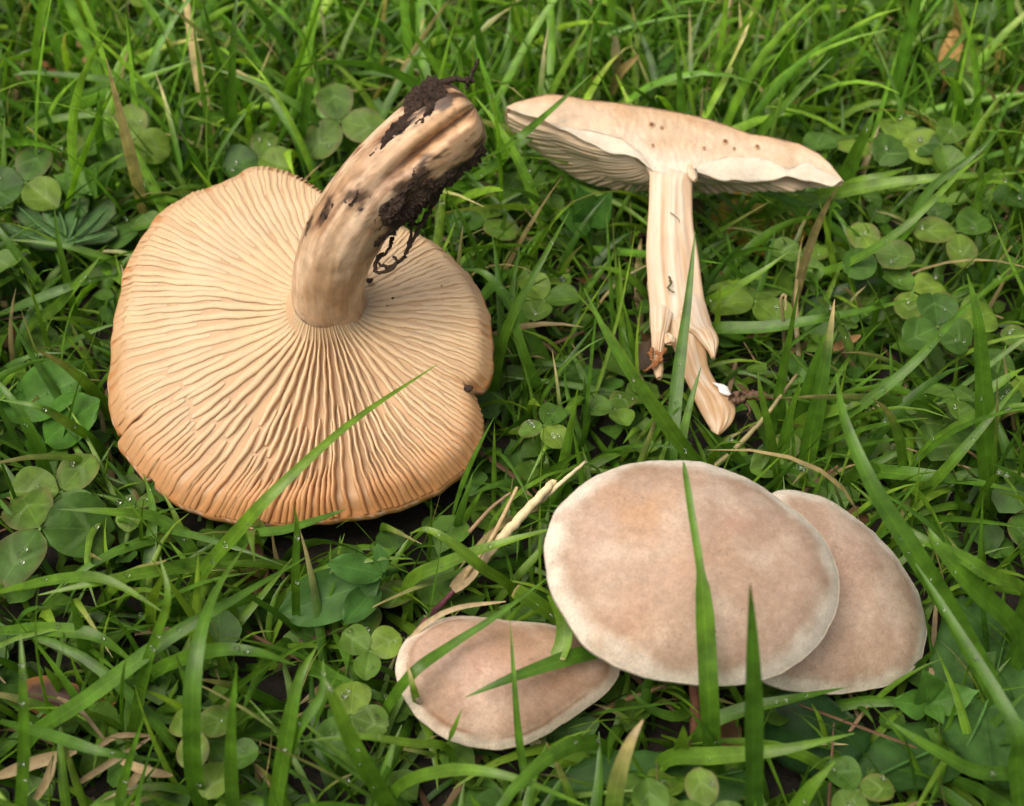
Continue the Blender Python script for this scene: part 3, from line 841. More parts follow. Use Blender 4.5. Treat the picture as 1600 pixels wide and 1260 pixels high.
# ================================================================== MUSHROOMS 3-5: caps the right way up
def cap_up(name_label, outline, org, depth, elev, az, dome, mott, seed, stem_r_, dent=None, smudge=(), ringw=0.5):
    fr = Frame(CAM + ray(*org) * depth, elev, az)
    Rf0 = polar_outline(fr, outline)
    Rf = lambda t_: Rf0(t_) * (1 + np.array([0.012 * fbm(math.cos(a_) * 4, math.sin(a_) * 4, seed + 50, 4) for a_ in np.atleast_1d(t_)]))
    nt, ns = 260, 44
    th = np.linspace(-math.pi, math.pi, nt, endpoint=False)
    # profile: (radius fraction, height fraction)
    t = np.linspace(0, 1, 44)
    pr = np.sin(t * math.pi / 2) ** 0.9
    pr_h = (0.62 * (1 - pr ** 2.0) + 0.38 * (1 - pr ** 7)) * dome
    Rm = float(np.mean(Rf(th)))
    lip = [(1.0, -0.012), (0.998, -0.035), (0.985, -0.06), (0.96, -0.068), (0.93, -0.060), (0.85, -0.035), (0.6, 0.02), (0.3, 0.06), (0.02, 0.07)]
    prof = [(a, b) for a, b in zip(pr, pr_h)][:-1] + [(0.996, 0.012)] + lip
    prof = np.array(prof); ns = len(prof)
    rad = Rf(th)[:, None] * prof[None, :, 0]
    hh = np.tile(prof[None, :, 1] * Rm, (nt, 1))
    X = rad * np.cos(th)[:, None]; Y = rad * np.sin(th)[:, None]
    topn = len(pr)
    C = np.zeros((nt, ns, 3))
    mid1, mid2, mar, pale = mott
    for i in range(nt):
        for j in range(ns):
            x, y = X[i, j], Y[i, j]
            hh[i, j] += 0.0009 * fbm(x * 60, y * 60, seed, 2) * min(1, 1.4 - prof[j, 0]) * 1.2
            if dent is not None:
                for dx, dy, sx, sy, dd in dent:
                    hh[i, j] -= dd * math.exp(-((x / Rm - dx) / sx) ** 2 - ((y / Rm - dy) / sy) ** 2)
            f = np.clip(0.5 + 0.75 * fbm(x * 70, y * 70, seed + 4, 5), 0, 1)
            f = np.clip(f + 0.35 * fbm(th[i] * 14, prof[j, 0] * 2.5, seed + 44, 4), 0, 1)
            c = mid1 * (1 - f) + mid2 * f
            p = np.clip(0.15 + 1.3 * fbm(x * 130 + 5, y * 130, seed + 9, 6), 0, 1) * 0.7
            c = c * (1 - p) + pale * p
            e = float(sstep(0.83, 0.97, prof[j, 0] + 0.08 * fbm(x * 130, y * 130, seed + 2, 4))) if j <= topn + 6 else 1.0
            c = c * (1 - e) + mar * e
            ring = math.exp(-((prof[j, 0] - 0.875 - 0.03 * nz(x * 90, y * 90, seed)) / 0.02) ** 2) * min(1, max(0, nz(x * 160, y * 160, seed + 7) * 1.3 + 0.15 + 0.4 * (ringw > 0.6))) if j < topn else 0
            rg = ringw * ring
            c = c * (1 - rg) + np.array([0.30, 0.165, 0.09]) * rg
            for (sx_, sy_, sr, sa, sc) in smudge:
                g = math.exp(-((x / Rm - sx_) ** 2 + (y / Rm - sy_) ** 2) / sr ** 2) * sa * min(1, max(0, 0.75 + 1.2 * fbm(x * 140, y * 140, seed + 31)))
                if j < topn:
                    c = c * (1 - g) + np.array(sc) * g
            C[i, j] = c
    V = fr.w(X, Y, hh)
    base = fr.o.copy(); base[2] = 0.0
    root = thing('mushroom', name_label, 'mushroom', tuple(base), 'buff mushrooms with caps up')
    part('cap', root, V, grid_faces(nt, ns, cu=True), M_CAP, C.reshape(-1, 3))
    # underside ridges and stem (stem runs down into the turf)
    P = spline(np.array([fr.w(0, 0, 0.05 * Rm), fr.w(0, 0, -0.25 * Rm), np.array([base[0] + 0.002, base[1] + 0.004, max(0.006, fr.o[2] * 0.3)]), np.array([base[0] + 0.003, base[1] + 0.006, -0.002])]), 20)
    Vs, Fs_ = tube(P, np.linspace(stem_r_ * 1.15, stem_r_, 20), 20, 0.01)
    part('stem', root, Vs, Fs_, M_STEM, np.array([0.6, 0.45, 0.3]), np.zeros((len(Vs), 2)))
    occupy(outline, fr, 0.004)
    return fr
MOTT = (np.array([0.385, 0.268, 0.18]), np.array([0.445, 0.325, 0.24]), np.array([0.74, 0.67, 0.54]), np.array([0.565, 0.455, 0.345]))
MOTT_S = (np.array([0.36, 0.235, 0.15]), np.array([0.44, 0.31, 0.225]), np.array([0.73, 0.63, 0.49]), np.array([0.62, 0.47, 0.35]))
OUT_B = [(850, 850), (862, 810), (890, 775), (935, 742), (990, 724), (1060, 719), (1120, 730), (1180, 755), (1240, 795), (1285, 840), (1308, 890), (1311, 935), (1295, 985), (1260, 1025), (1215, 1055), (1150, 1071), (1080, 1070), (1000, 1055), (940, 1030), (900, 995), (868, 940), (854, 900)]
OUT_R = [(1210, 768), (1250, 767), (1300, 785), (1350, 820), (1400, 870), (1435, 930), (1449, 980), (1440, 1030), (1400, 1065), (1330, 1083), (1250, 1082), (1185, 1062), (1130, 1000), (1110, 930), (1130, 850), (1165, 795)]
OUT_S = [(617, 1040), (635, 1000), (680, 970), (740, 962), (810, 968), (870, 978), (930, 1000), (967, 1035), (955, 1075), (900, 1118), (835, 1158), (775, 1171), (705, 1158), (655, 1125), (628, 1085)]
FB = cap_up('largest buff mushroom cap, cream edged and domed, overlapping another cap', OUT_B, (1083, 905), 0.222, 69, 6, 0.42, MOTT, 3.0, 0.0055,
            smudge=((-0.45, 0.45, 0.28, 0.5, (0.50, 0.27, 0.11)), (-0.05, 0.05, 0.22, 0.35, (0.48, 0.25, 0.12)), (0.28, 0.35, 0.13, 0.4, (0.42, 0.22, 0.15)), (-0.75, -0.52, 0.06, 0.8, (0.42, 0.24, 0.12)), (-0.55, -0.45, 0.3, 0.35, (0.46, 0.27, 0.15))))
FR = cap_up('buff mushroom cap tucked half underneath the largest cap', OUT_R, (1280, 930), 0.239, 66, 14, 0.38, MOTT, 13.0, 0.005,
            smudge=((-0.05, 0.2, 0.3, 0.35, (0.44, 0.25, 0.17)),))
FS = cap_up('smallest buff mushroom cap with a dented top, low in the grass', OUT_S, (790, 1062), 0.226, 73, 8, 0.44, MOTT_S, 23.0, 0.004,
            ringw=0.95, dent=((0.0, 0.62, 0.35, 0.28, 0.0018),),
            smudge=((-0.25, 0.0, 0.3, 0.5, (0.44, 0.25, 0.19)), (0.1, 0.5, 0.4, 0.6, (0.42, 0.25, 0.13)), (0.62, 0.05, 0.33, 0.8, (0.30, 0.16, 0.08)), (-0.3, 0.0, 0.06, 0.7, (0.40, 0.10, 0.07)), (-0.55, 0.55, 0.3, 0.5, (0.42, 0.25, 0.13))))

# ================================================================== VEGETATION
G_DARK = np.array([0.030, 0.088, 0.010]); G_MID = np.array([0.084, 0.195, 0.015]); G_LITE = np.array([0.20, 0.335, 0.026])
STRAW = np.array([0.52, 0.40, 0.19])
def gcol(t):
    t = np.asarray(t, float)[..., None]
    return np.where(t < 0.5, G_DARK + (G_MID - G_DARK) * t * 2, G_MID + (G_LITE - G_MID) * (t * 2 - 1))

def strips(P, S, w, fold):
    """B blades: spines P (B,n,3), side vectors S (B,n,3), half widths w (B,n); V-folded ribbon of three rails"""
    B, n, _ = P.shape
    T = nrm(np.gradient(P, axis=1)); Nn = np.cross(S, T)
    L = P - S * w[..., None] + Nn * (w * fold)[..., None]
    Rr = P + S * w[..., None] + Nn * (w * fold)[..., None]
    V = np.stack([L, P, Rr], 2).reshape(-1, 3)
    f1 = grid_faces(n, 3)
    F = (f1[None] + (np.arange(B) * n * 3)[:, None, None]).reshape(-1, 4)
    uv = np.zeros((B, n, 3, 2)); uv[..., 0] = np.array([0, 0.5, 1]); uv[..., 1] = np.linspace(0, 1, n)[None, :, None]
    return V, F, uv.reshape(-1, 2)

def taper(q, tip=0.45):
    """half-width along a blade: sheath, even middle, drawn-out tip"""
    return (0.55 + 0.45 * sstep(0, 0.25, q)) * np.clip((1 - q) / tip, 0.02, 1) ** 0.75

drop_spots = []
def blade(pts, width, tint, label, dry=0.0, group=None, cut=False, fold=0.35, toward=0.55, n=22, name='grass_blade', frame=None, root=True, mat=None, colr=None, wprof=None):
    """pts from base to tip: (px, py, height) with height above the soil, or above a mushroom's plane when frame is given"""
    W = np.array([p[3].hit(*p[:3]) if len(p) > 3 else atz(*p) for p in pts])
    if root and W[0, 2] > 0.003:
        g = W[0] + (W[0] - W[1]) * 0.12; g[2] = -0.002
        W = np.vstack([g, W])
    P = spline(W, n)
    q = np.linspace(0, 1, n)
    T = nrm(np.gradient(P, axis=0))
    ref = nrm(np.array([0, 0, 1.0]) * (1 - toward) + nrm(CAM - P) * toward)
    tw = 0.5 * math.sin(width * 37 + pts[0][0]) * (q - 0.4)
    S0 = nrm(np.cross(T, ref)); B0 = np.cross(S0, T)
    S = S0 * np.cos(tw)[:, None] + B0 * np.sin(tw)[:, None]
    w = width * 0.0005 * (np.where(q > 0.97, 0.85, 1.0) * (0.7 + 0.3 * sstep(0, 0.3, q)) if cut else taper(q, 0.5))
    if wprof is not None:
        w = width * 0.0005 * np.interp(q, *wprof)
    V, F, uv = strips(P[None], S[None], w[None], fold)
    c = gcol(np.clip(tint + 0.12 * (q - 0.5) + 0.05 * np.sin(q * 9 + pts[0][1]), 0, 1)) if colr is None else np.tile(np.asarray(colr, float), (n, 1))
    k = sstep(1 - dry, 1.0, q)[:, None] if dry > 0 else np.zeros((n, 1))
    if cut:
        k = np.maximum(k, (q > 0.96)[:, None] * 0.9)
    c = c * (1 - k) + STRAW * k
    C = np.repeat(c, 3, axis=0)
    o = single(name, V, F, mat or M_GRASS, W[0] if root else P[0], label, 'grass blade' if name == 'grass_blade' else name.replace('_', ' '), group, C, uv)
    for i in range(3, n - 2):
        if rng.random() < 0.14:
            drop_spots.append(P[i] + S[i] * w[i] * (rng.random() - 0.5) + np.cross(S[i], T[i]) * 0.0004)
    return o

# ---- traced blades
BG = 'long grass blades standing out from the lawn'
blade([(292, 950, .012), (322, 890, .022), (372, 832, .034), (430, 768, .043), (550, 660, .047), (683, 570, .047)], 2.9, 0.66, 'long bright grass blade lying across the upturned gills', n=30)
blade([(1113, 1215, .010), (1108, 1100, .005, FB), (1103, 1000, .012, FB), (1096, 905, .0175, FB), (1080, 800, .020, FB), (1068, 722, .020, FB)], 3.3, 0.5, 'broad twisted grass blade rising in front of the largest buff cap', n=40, wprof=([0, 0.3, 0.56, 0.64, 0.68, 0.85, 0.96, 1.0], [0.8, 1.0, 0.95, 0.75, 0.42, 0.38, 0.3, 0.08]))
blade([(1174, 1290, .020), (1177, 1120, .046), (1175, 1000, .060), (1172, 912, .069)], 3.0, 0.22, 'dark upright grass blade where the largest cap meets the cap beneath it', toward=0.3)
blade([(595, 1130, .012), (640, 1058, .010, FS), (700, 1012, .010, FS), (780, 960, .010, FS), (860, 900, .009, FS)], 2.0, 0.42, 'narrow straight grass blade slanting over the smallest buff cap', n=26)
blade([(832, 1275, .010), (812, 1165, .009, FS), (803, 1060, .016, FS), (797, 968, .018, FS)], 1.4, 0.5, 'thin upright grass blade before the smallest buff cap')
blade([(985, 1002, .004, FS), (930, 1018, .007, FS), (880, 1032, .0095, FS), (800, 1060, .0115, FS), (727, 1090, .0108, FS)], 2.9, 0.3, 'dark pointed grass blade lying flat on the smallest buff cap', n=26, root=False)
blade([(862, 930, .0085, FS), (880, 965, .0095, FS), (881, 1000, .0098, FS), (872, 1030, .0095, FS)], 3.0, 0.66, 'clipped blade end hanging onto the smallest cap beside the largest', cut=True, root=False)
blade([(890, 985, .012), (845, 948, .020), (803, 922, .024)], 3.0, 0.6, 'stub of grass with a clipped end behind the smallest cap', cut=True, root=False)
blade([(655, 1125, .006), (648, 1085, .008, FS), (636, 1035, .012, FS)], 1.9, 0.66, 'short yellow tipped blade at the left edge of the smallest cap', dry=0.3)
blade([(690, 1180, .006), (705, 1150, .008, FS), (722, 1108, .014, FS)], 1.6, 0.58, 'short blade standing before the smallest cap')
blade([(800, 925, .014), (755, 890, .026), (710, 852, .032), (668, 828, .034), (640, 834, .031)], 2.3, 0.68, 'curled grass blade bent over beside the pale straw')
blade([(640, 912, .014), (700, 880, .022), (780, 850, .028), (880, 822, .030)], 2.8, 0.7, 'yellowish grass blade crossing the pale straw')
blade([(1100, 745, .010), (1060, 692, .024), (1010, 620, .036), (960, 545, .046), (912, 450, .056)], 3.4, 0.56, 'broad slanting grass blade left of the split stem', n=26)
blade([(1048, 715, .010), (1058, 600, .006, F2), (1075, 470, .010, F2), (1086, 363, .014, F2)], 3.0, 0.34, 'dark grass blade upright in front of the sliced stem', n=26)
blade([(1058, 725, .008), (1075, 645, .006, F2), (1096, 572, .010, F2)], 2.2, 0.5, 'short grass blade at the foot of the sliced stem')
blade([(740, 268, .016), (800, 225, .004, F2), (855, 178, .005, F2), (925, 115, .008, F2)], 2.4, 0.52, 'grass blade leaning over the thin left end of the sliced cap')
blade([(1560, 1105, .010), (1500, 985, .026), (1430, 870, .042), (1365, 765, .052), (1320, 660, .058), (1306, 583, .060)], 4.0, 0.42, 'long arching grass blade curving round beside the tucked cap', n=30)
blade([(1545, 790, .006), (1540, 700, .022), (1535, 600, .038), (1527, 500, .052), (1511, 428, .060)], 4.2, 0.5, 'broad upright grass blade among the clover', n=26)
blade([(1255, 740, .006), (1272, 660, .020), (1290, 560, .034), (1304, 468, .044)], 3.9, 0.42, 'upright blade with a yellowed tip near the twig', dry=0.25)
blade([(1215, 760, .008), (1205, 690, .024), (1190, 620, .036), (1184, 582, .041)], 2.0, 0.6, 'slim blade standing behind the largest cap')
blade([(1218, 735, .008), (1232, 660, .022), (1252, 592, .034)], 2.8, 0.5, 'dewy blade standing near the stem twig')
blade([(1090, 520, .012), (1200, 512, .018), (1320, 492, .022), (1440, 465, .022)], 3.2, 0.48, 'wide grass blade lying level behind the sliced stem')
blade([(1085, 487, .012), (1140, 455, .022), (1190, 425, .028), (1235, 392, .032)], 2.3, 0.66, 'bright blade reaching from the sliced stem')
blade([(1230, 690, .010), (1320, 650, .022), (1420, 575, .034), (1500, 490, .040), (1600, 400, .044)], 2.4, 0.5, 'long blade slanting up through the clover', n=26)
blade([(1100, 560, .008), (1060, 640, .004), (980, 622, .008), (880, 600, .010), (785, 588, .010)], 2.4, 0.4, 'blade lying low beside the upturned cap', root=False)
blade([(0, 492, .018), (60, 468, .022), (120, 445, .024), (188, 428, .020)], 2.5, 0.34, 'dark blade level against the left side of the gilled cap', root=False)
blade([(40, 520, .010), (90, 480, .018), (125, 440, .026), (158, 400, .032)], 3.0, 0.64, 'broad bright blade beside the left side of the gilled cap')
blade([(120, 500, .008), (105, 440, .020), (92, 380, .030), (84, 320, .038)], 2.0, 0.5, 'upright blade in front of the deeply cut leaf')
blade([(95, 500, .006), (50, 430, .018), (0, 362, .028), (-40, 310, .030)], 2.4, 0.5, 'blade slanting down past the deeply cut leaf')
blade([(190, 420, .014), (130, 392, .020), (70, 380, .022), (5, 374, .022)], 1.9, 0.58, 'pale blade crossing the deeply cut leaf')
blade([(565, 245, .008), (520, 210, .018), (470, 170, .028), (400, 130, .034), (292, 95, .038)], 2.8, 0.52, 'long bowed blade behind the muddy stem')
blade([(345, 190, .010), (270, 160, .022), (190, 130, .030), (60, 115, .034), (20, 118, .034)], 3.0, 0.42, 'long bowed blade behind the left of the gilled cap')
blade([(466, 262, .006), (474, 200, .024), (484, 120, .040)], 2.5, 0.3, 'dark stub of grass with a mown tip', cut=True)
blade([(370, 268, .006), (363, 150, .032), (366, 40, .052), (372, -20, .060)], 2.4, 0.42, 'tall upright blade behind the gilled cap')
blade([(0, 225, .014), (70, 192, .024), (150, 180, .026), (238, 190, .022)], 2.3, 0.6, 'thin arched blade above the cut leaf', root=False)
blade([(400, 168, .010), (330, 185, .018), (230, 218, .022), (128, 268, .018)], 3.0, 0.46, 'level blade over the sprig of pointed leaves')
blade([(305, 1225, .016), (300, 1120, .032), (308, 1020, .040), (335, 930, .040), (385, 850, .034)], 3.0, 0.48, 'long drooping blade below the gilled cap', n=26)
blade([(235, 1060, .010), (290, 1030, .022), (350, 1016, .030), (410, 1022, .030), (462, 1040, .026)], 3.0, 0.5, 'arched blade over the clover below the gilled cap')
blade([(480, 1040, .010), (530, 1068, .016), (580, 1085, .018), (622, 1098, .014)], 3.0, 0.44, 'flat ribbed blade left of the smallest cap')
blade([(45, 1160, .012), (140, 1090, .024), (260, 1000, .034), (360, 940, .036), (480, 870, .034)], 3.0, 0.48, 'long blade slanting below the gilled cap', n=26)
blade([(0, 925, .016), (100, 905, .028), (170, 908, .032), (260, 960, .028)], 2.2, 0.62, 'pale bowed blade by the dewy clover leaf', root=False)
blade([(400, 880, .012), (300, 885, .022), (180, 905, .030), (60, 930, .030)], 3.2, 0.62, 'wide yellowish blade below the dewy clover leaf')
blade([(228, 930, .008), (236, 850, .014), (238, 790, .016), (224, 740, .016)], 2.4, 0.46, 'upright blade touching the lower left rim of the gilled cap')
blade([(300, 862, .010), (250, 812, .016), (170, 800, .022), (92, 796, .024)], 2.6, 0.56, 'blade lying over the big clover leaflets')
blade([(465, 985, .006), (462, 900, .028), (464, 830, .040), (460, 790, .046)], 1.7, 0.5, 'thin upright blade touching the bottom of the gilled cap')
blade([(380, 845, .016), (450, 828, .024), (510, 808, .030), (540, 796, .032)], 2.0, 0.42, 'short blade along the bottom rim of the gilled cap')
blade([(155, 700, .010), (110, 665, .022), (60, 636, .030), (0, 625, .030)], 2.3, 0.52, 'pale tipped blade left of the gilled cap')
blade([(75, 745, .008), (50, 680, .020), (15, 620, .028), (-30, 570, .030)], 2.6, 0.4, 'bluish blade over the clover left of the gilled cap')
blade([(955, 1290, .022), (965, 1220, .034), (985, 1160, .042), (1005, 1125, .044)], 2.8, 0.6, 'yellow tipped blade below the smallest cap', dry=0.75)
blade([(1040, 1190, .014), (1120, 1182, .022), (1220, 1172, .028), (1335, 1146, .030)], 3.1, 0.64, 'bright level blade below the largest cap')
blade([(1100, 1140, .014), (1160, 1110, .018), (1240, 1092, .020), (1320, 1075, .018)], 2.6, 0.46, 'blade shaded under the cap pair')
blade([(1230, 1300, .016), (1260, 1240, .028), (1305, 1190, .034)], 3.2, 0.6, 'short broad blade at the foot of the cap pair')
blade([(1110, 1085, .006), (1060, 1120, .012), (1010, 1105, .016), (985, 1078, .018)], 2.2, 0.4, 'blade in shade between the small and large caps')
blade([(1600, 1220, .018), (1520, 1205, .026), (1440, 1160, .032), (1385, 1125, .034)], 2.5, 0.46, 'blade sweeping over the broad leaf')
blade([(1590, 1000, .020), (1520, 920, .036), (1470, 860, .044), (1450, 825, .046)], 4.0, 0.5, 'broad blade beside the arching one')
blade([(1600, 935, .026), (1545, 900, .038), (1500, 870, .042), (1420, 830, .044), (1330, 755, .042)], 2.8, 0.58, 'second blade bowing beside the tucked cap')
blade([(1590, 1300, .018), (1588, 1200, .032), (1582, 1130, .040), (1480, 960, .044), (1430, 880, .046)], 2.8, 0.34, 'dark grass blade folding beside the tucked cap')
blade([(1340, 740, .008), (1420, 742, .016), (1510, 752, .018), (1600, 770, .016)], 3.4, 0.46, 'broad blade lying low behind the tucked cap')
blade([(1430, 790, .010), (1490, 720, .024), (1550, 650, .032), (1600, 590, .036)], 2.2, 0.56, 'bright slanting blade on the right')
blade([(1250, 665, .012), (1310, 640, .024), (1370, 618, .026)], 3.4, 0.7, 'pale leaf-like blade near the twig', dry=0.15)
blade([(1480, 660, .012), (1560, 600, .020), (1600, 575, .022)], 3.0, 0.6, 'short broad blade by the upright one')
blade([(1360, 330, .008), (1405, 375, .018), (1450, 300, .032), (1525, 240, .042), (1562, 200, .046)], 2.6, 0.36, 'dark blade crossing the clover patch')
blade([(1250, 440, .010), (1330, 410, .022), (1420, 350, .034), (1500, 270, .042), (1540, 240, .044)], 2.2, 0.62, 'thin dewy blade crossing the clover patch')
blade([(1200, 335, .010), (1320, 300, .024), (1450, 280, .032), (1600, 270, .034)], 4.0, 0.66, 'wide pale blade through the clover patch')
blade([(1310, 310, .010), (1330, 260, .022), (1352, 210, .034), (1366, 175, .040)], 4.4, 0.5, 'broad blade behind the tip of the sliced cap')
blade([(1255, 330, .008), (1330, 290, .022), (1380, 275, .026), (1425, 262, .026)], 3.2, 0.68, 'dewy blade by the tip of the sliced cap')
blade([(1060, 330, .004), (1120, 300, .012), (1200, 296, .020), (1330, 315, .020)], 2.0, 0.4, 'thin dark blade under the sliced cap', root=False)
blade([(855, 165, .006), (850, 120, .024), (856, 62, .044)], 2.4, 0.66, 'pale pointed blade behind the sliced cap')
blade([(665, 150, .010), (668, 100, .026), (674, 55, .042)], 2.4, 0.68, 'pale pointed blade behind the muddy stem end')
blade([(1025, 175, .008), (1080, 130, .026), (1140, 70, .044), (1190, 10, .058)], 3.6, 0.6, 'broad slanting blade behind the sliced cap')
blade([(1090, 185, .008), (1130, 140, .024), (1165, 70, .044), (1185, 20, .054)], 3.0, 0.5, 'slanting blade beside the broad one behind the sliced cap')
blade([(760, 120, .006), (790, 200, .020), (840, 300, .010)], 4.8, 0.5, 'broad ribbed blade between the muddy stem and the sliced cap')
blade([(690, 310, .010), (760, 268, .024), (830, 215, .034), (905, 180, .038)], 2.6, 0.52, 'blade passing behind the muddy stem')
blade([(850, 560, .006), (800, 480, .018), (760, 430, .024), (720, 420, .022)], 3.0, 0.46, 'blade right of the gilled cap')
blade([(770, 620, .006), (790, 520, .024), (840, 420, .038), (890, 330, .044)], 2.4, 0.56, 'long thin blade between the two stems')
blade([(850, 625, .004), (820, 560, .018), (800, 470, .030), (812, 385, .040)], 2.6, 0.5, 'upright blade between the two stems')
blade([(365, 1260, .012), (362, 1150, .034), (370, 1040, .048)], 2.4, 0.5, 'blade rising through the lower clover')
blade([(430, 1275, .012), (450, 1140, .032), (468, 1060, .040), (495, 1010, .042)], 2.6, 0.56, 'curved blade in front of the lower clover')
blade([(440, 1230, .014), (460, 1150, .030), (500, 1090, .036), (505, 1030, .040)], 2.3, 0.5, 'blade between the lower clovers')
blade([(610, 1270, .014), (560, 1180, .032), (520, 1090, .044), (508, 1062, .046)], 2.9, 0.6, 'bright upright blade before the lower clovers')
blade([(700, 1172, .014), (640, 1162, .022), (560, 1152, .026), (455, 1160, .026)], 1.6, 0.7, 'thin yellow green blade left of the smallest cap')
blade([(620, 1235, .016), (700, 1205, .026), (800, 1215, .030), (940, 1270, .024)], 2.2, 0.6, 'bowed bright blade at the bottom of the lawn')
blade([(0, 1128, .016), (80, 1150, .024), (160, 1175, .026), (260, 1190, .020)], 2.0, 0.42, 'dark bowed blade above the dead stubble', root=False)
blade([(0, 985, .014), (80, 985, .022), (150, 995, .024), (215, 1040, .018)], 2.8, 0.54, 'low arching blade at the left', root=False)
blade([(210, 1150, .008), (230, 1040, .030), (262, 940, .046), (250, 870, .050)], 2.2, 0.58, 'upright blade left of the lower clover')
blade([(190, 1260, .010), (200, 1200, .022), (225, 1120, .034)], 2.0, 0.5, 'short blade by the dead stubble')
blade([(35, 1300, .014), (38, 1180, .034), (36, 1060, .048), (32, 990, .052)], 2.0, 0.55, 'tall thin blade at the left')

HERO = []
def HC(*a, **k):
    HERO.append((a, k))
HC(62, 826, .016, 112, 165, 'large clover leaf beaded with water left of the gilled cap', tilt=R(14), tilt_dir=0.0, sizes=(1.0, 1.05, 1.05))
HC(95, 768, .012, 98, -25, 'large clover leaf partly under the dewy one', tilt=R(18), tilt_dir=0.0)
HC(578, 1018, .016, 62, -60, 'small clover leaf beside the smallest cap', tilt=R(20), tilt_dir=0.0)
HC(305, 1140, .018, 78, -60, 'clover leaf in the lower grass with a nibbled leaflet', tilt=R(20), tilt_dir=0.0)
HC(548, 1120, .015, 74, 10, 'dark clover leaf below the small one', tilt=R(20), tilt_dir=0.0)
HC(350, 1190, .012, 70, 160, 'shaded clover leaf under the drooping blade')
HC(1408, 220, .022, 66, 5, 'clover leaf crowning the clover patch', tilt=R(25), tilt_dir=0.0)
HC(1470, 225, .022, 62, -40, 'folded clover leaf at the back of the clover patch', tilt=R(25), tilt_dir=0.0)
HC(1495, 362, .020, 74, 70, 'spreading clover leaf below the wide pale blade', tilt=R(15), tilt_dir=0.0)
HC(1365, 395, .020, 70, 20, 'clover leaf with torn edge near the sliced cap tip', tilt=R(30), tilt_dir=0.0)
HC(1465, 510, .020, 78, 0, 'round clover leaf beside the broad upright blade', tilt=R(25), tilt_dir=0.0)
HC(1500, 500, .018, 76, -70, 'reddish edged clover leaf beside the broad upright blade', tilt=R(25), tilt_dir=0.0)
HC(1425, 455, .016, 66, 40, 'clover leaf half under the slanting blade')
HC(1310, 220, .018, 70, 100, 'dark clover leaf behind the sliced cap')
HC(40, 285, .020, 82, -10, 'round clover leaf beside the pointed sprig', tilt=R(25), tilt_dir=0.0)
HC(205, 355, .012, 66, -90, 'clover leaf peeping out above the gilled cap rim')
HC(405, 245, .016, 66, 0, 'clover leaf just behind the top of the gilled cap', tilt=R(25), tilt_dir=0.0)
HC(530, 190, .020, 88, 15, 'big clover leaf behind the muddy stem', tilt=R(35), tilt_dir=0.0)
HC(1105, 1265, .024, 80, 0, 'clover leaf with brownish edge in front of the serrated leaf', tilt=R(25), tilt_dir=0.0)
HC(1020, 1285, .024, 78, 10, 'clover leaf hugging the serrated leaf', tilt=R(25), tilt_dir=0.0)
HC(1340, 1235, .018, 70, 30, 'dark clover leaf below the cap pair')
HC(850, 470, .012, 66, 30, 'shaded clover leaf between the two stems')
HC(960, 640, .010, 60, 80, 'shaded clover leaf left of the stem foot')
HC(1180, 470, .010, 84, -20, 'big shaded leaf of clover behind the stem')

UPZ = 0.003
occ_m = occ.copy()
for a_, k_ in HERO:
    px_, py_, z_, sp_ = a_[:4]
    d_ = pix(atz(px_, py_, z_ + UPZ))[2]
    m_ = (PX - px_) ** 2 + (PY - py_ * 1.0) ** 2 * 1.6 < (sp_ * 0.62) ** 2
    occ[m_] = np.maximum(occ[m_], d_)
for (cx_, cy_, rx_, ry_, d_) in ((92, 350, 90, 45, 0.30), (130, 285, 50, 40, 0.31), (540, 915, 100, 60, 0.238), (1010, 1235, 170, 50, 0.205), (1540, 1080, 70, 120, 0.22), (1210, 340, 60, 35, 0.31), (800, 830, 70, 90, 0.245), (80, 650, 75, 60, 0.27), (100, 1200, 120, 50, 0.215)):
    m_ = ((PX - cx_) / rx_) ** 2 + ((PY - cy_) / ry_) ** 2 < 1
    occ[m_] = np.maximum(occ[m_], d_)
# ---- generic lawn grass
def lawn(n, x0, x1, y0, y1, hmin, hmax, wmin, wmax, nseg):
    b = np.stack([rng.uniform(x0, x1, n), rng.uniform(y0, y1, n), np.full(n, -0.001)], 1)
    az = rng.uniform(0, 2 * math.pi, n)
    e0 = R(1) * np.clip(rng.normal(62, 20, n), 12, 90)
    k = R(1) * np.clip(rng.normal(55, 35, n), -5, 140)
    Ln = rng.uniform(hmin, hmax, n) * rng.uniform(0.7, 1.15, n)
    q = np.linspace(0, 1, nseg)
    el = e0[:, None] - k[:, None] * q[None] ** 1.3
    azq = az[:, None] + rng.normal(0, 0.5, n)[:, None] * q[None]
    st = Ln[:, None] / (nseg - 1)
    d = np.stack([np.cos(el) * np.cos(azq), np.cos(el) * np.sin(azq), np.sin(el)], -1) * st[..., None]
    P = b[:, None] + np.concatenate([np.zeros((n, 1, 3)), np.cumsum(d[:, :-1], 1)], 1)
    P[..., 2] = np.maximum(P[..., 2], -0.001 + 0.004 * q[None] * rng.random(n)[:, None])
    roll = rng.normal(0, 0.7, n)[:, None] + rng.normal(0, 0.6, n)[:, None] * q[None]
    T = nrm(np.gradient(P, axis=1))
    H = np.stack([-np.sin(azq), np.cos(azq), np.zeros_like(azq)], -1)
    B = np.cross(H, T)
    S = nrm(H * np.cos(roll)[..., None] + B * np.sin(roll)[..., None])
    w = rng.uniform(wmin, wmax, n)[:, None] * 0.5 * taper(q)[None]
    tint = np.clip(rng.normal(0.5, 0.2, n), 0.05, 1)
    dry = rng.random(n) < 0.035
    col = gcol(np.clip(tint[:, None] + 0.15 * (q[None] - 0.5), 0, 1))
    kd = (sstep(0.55, 1.0, q)[None] * np.where(rng.random(n) < 0.12, 0.8, 0)[:, None] + dry[:, None] * 0.9)
    kd = np.clip(kd, 0, 0.95)[..., None]
    col = col * (1 - kd) + (STRAW * (0.5 + 0.5 * rng.random((n, 1, 1)))) * kd
    return P, S, w, col
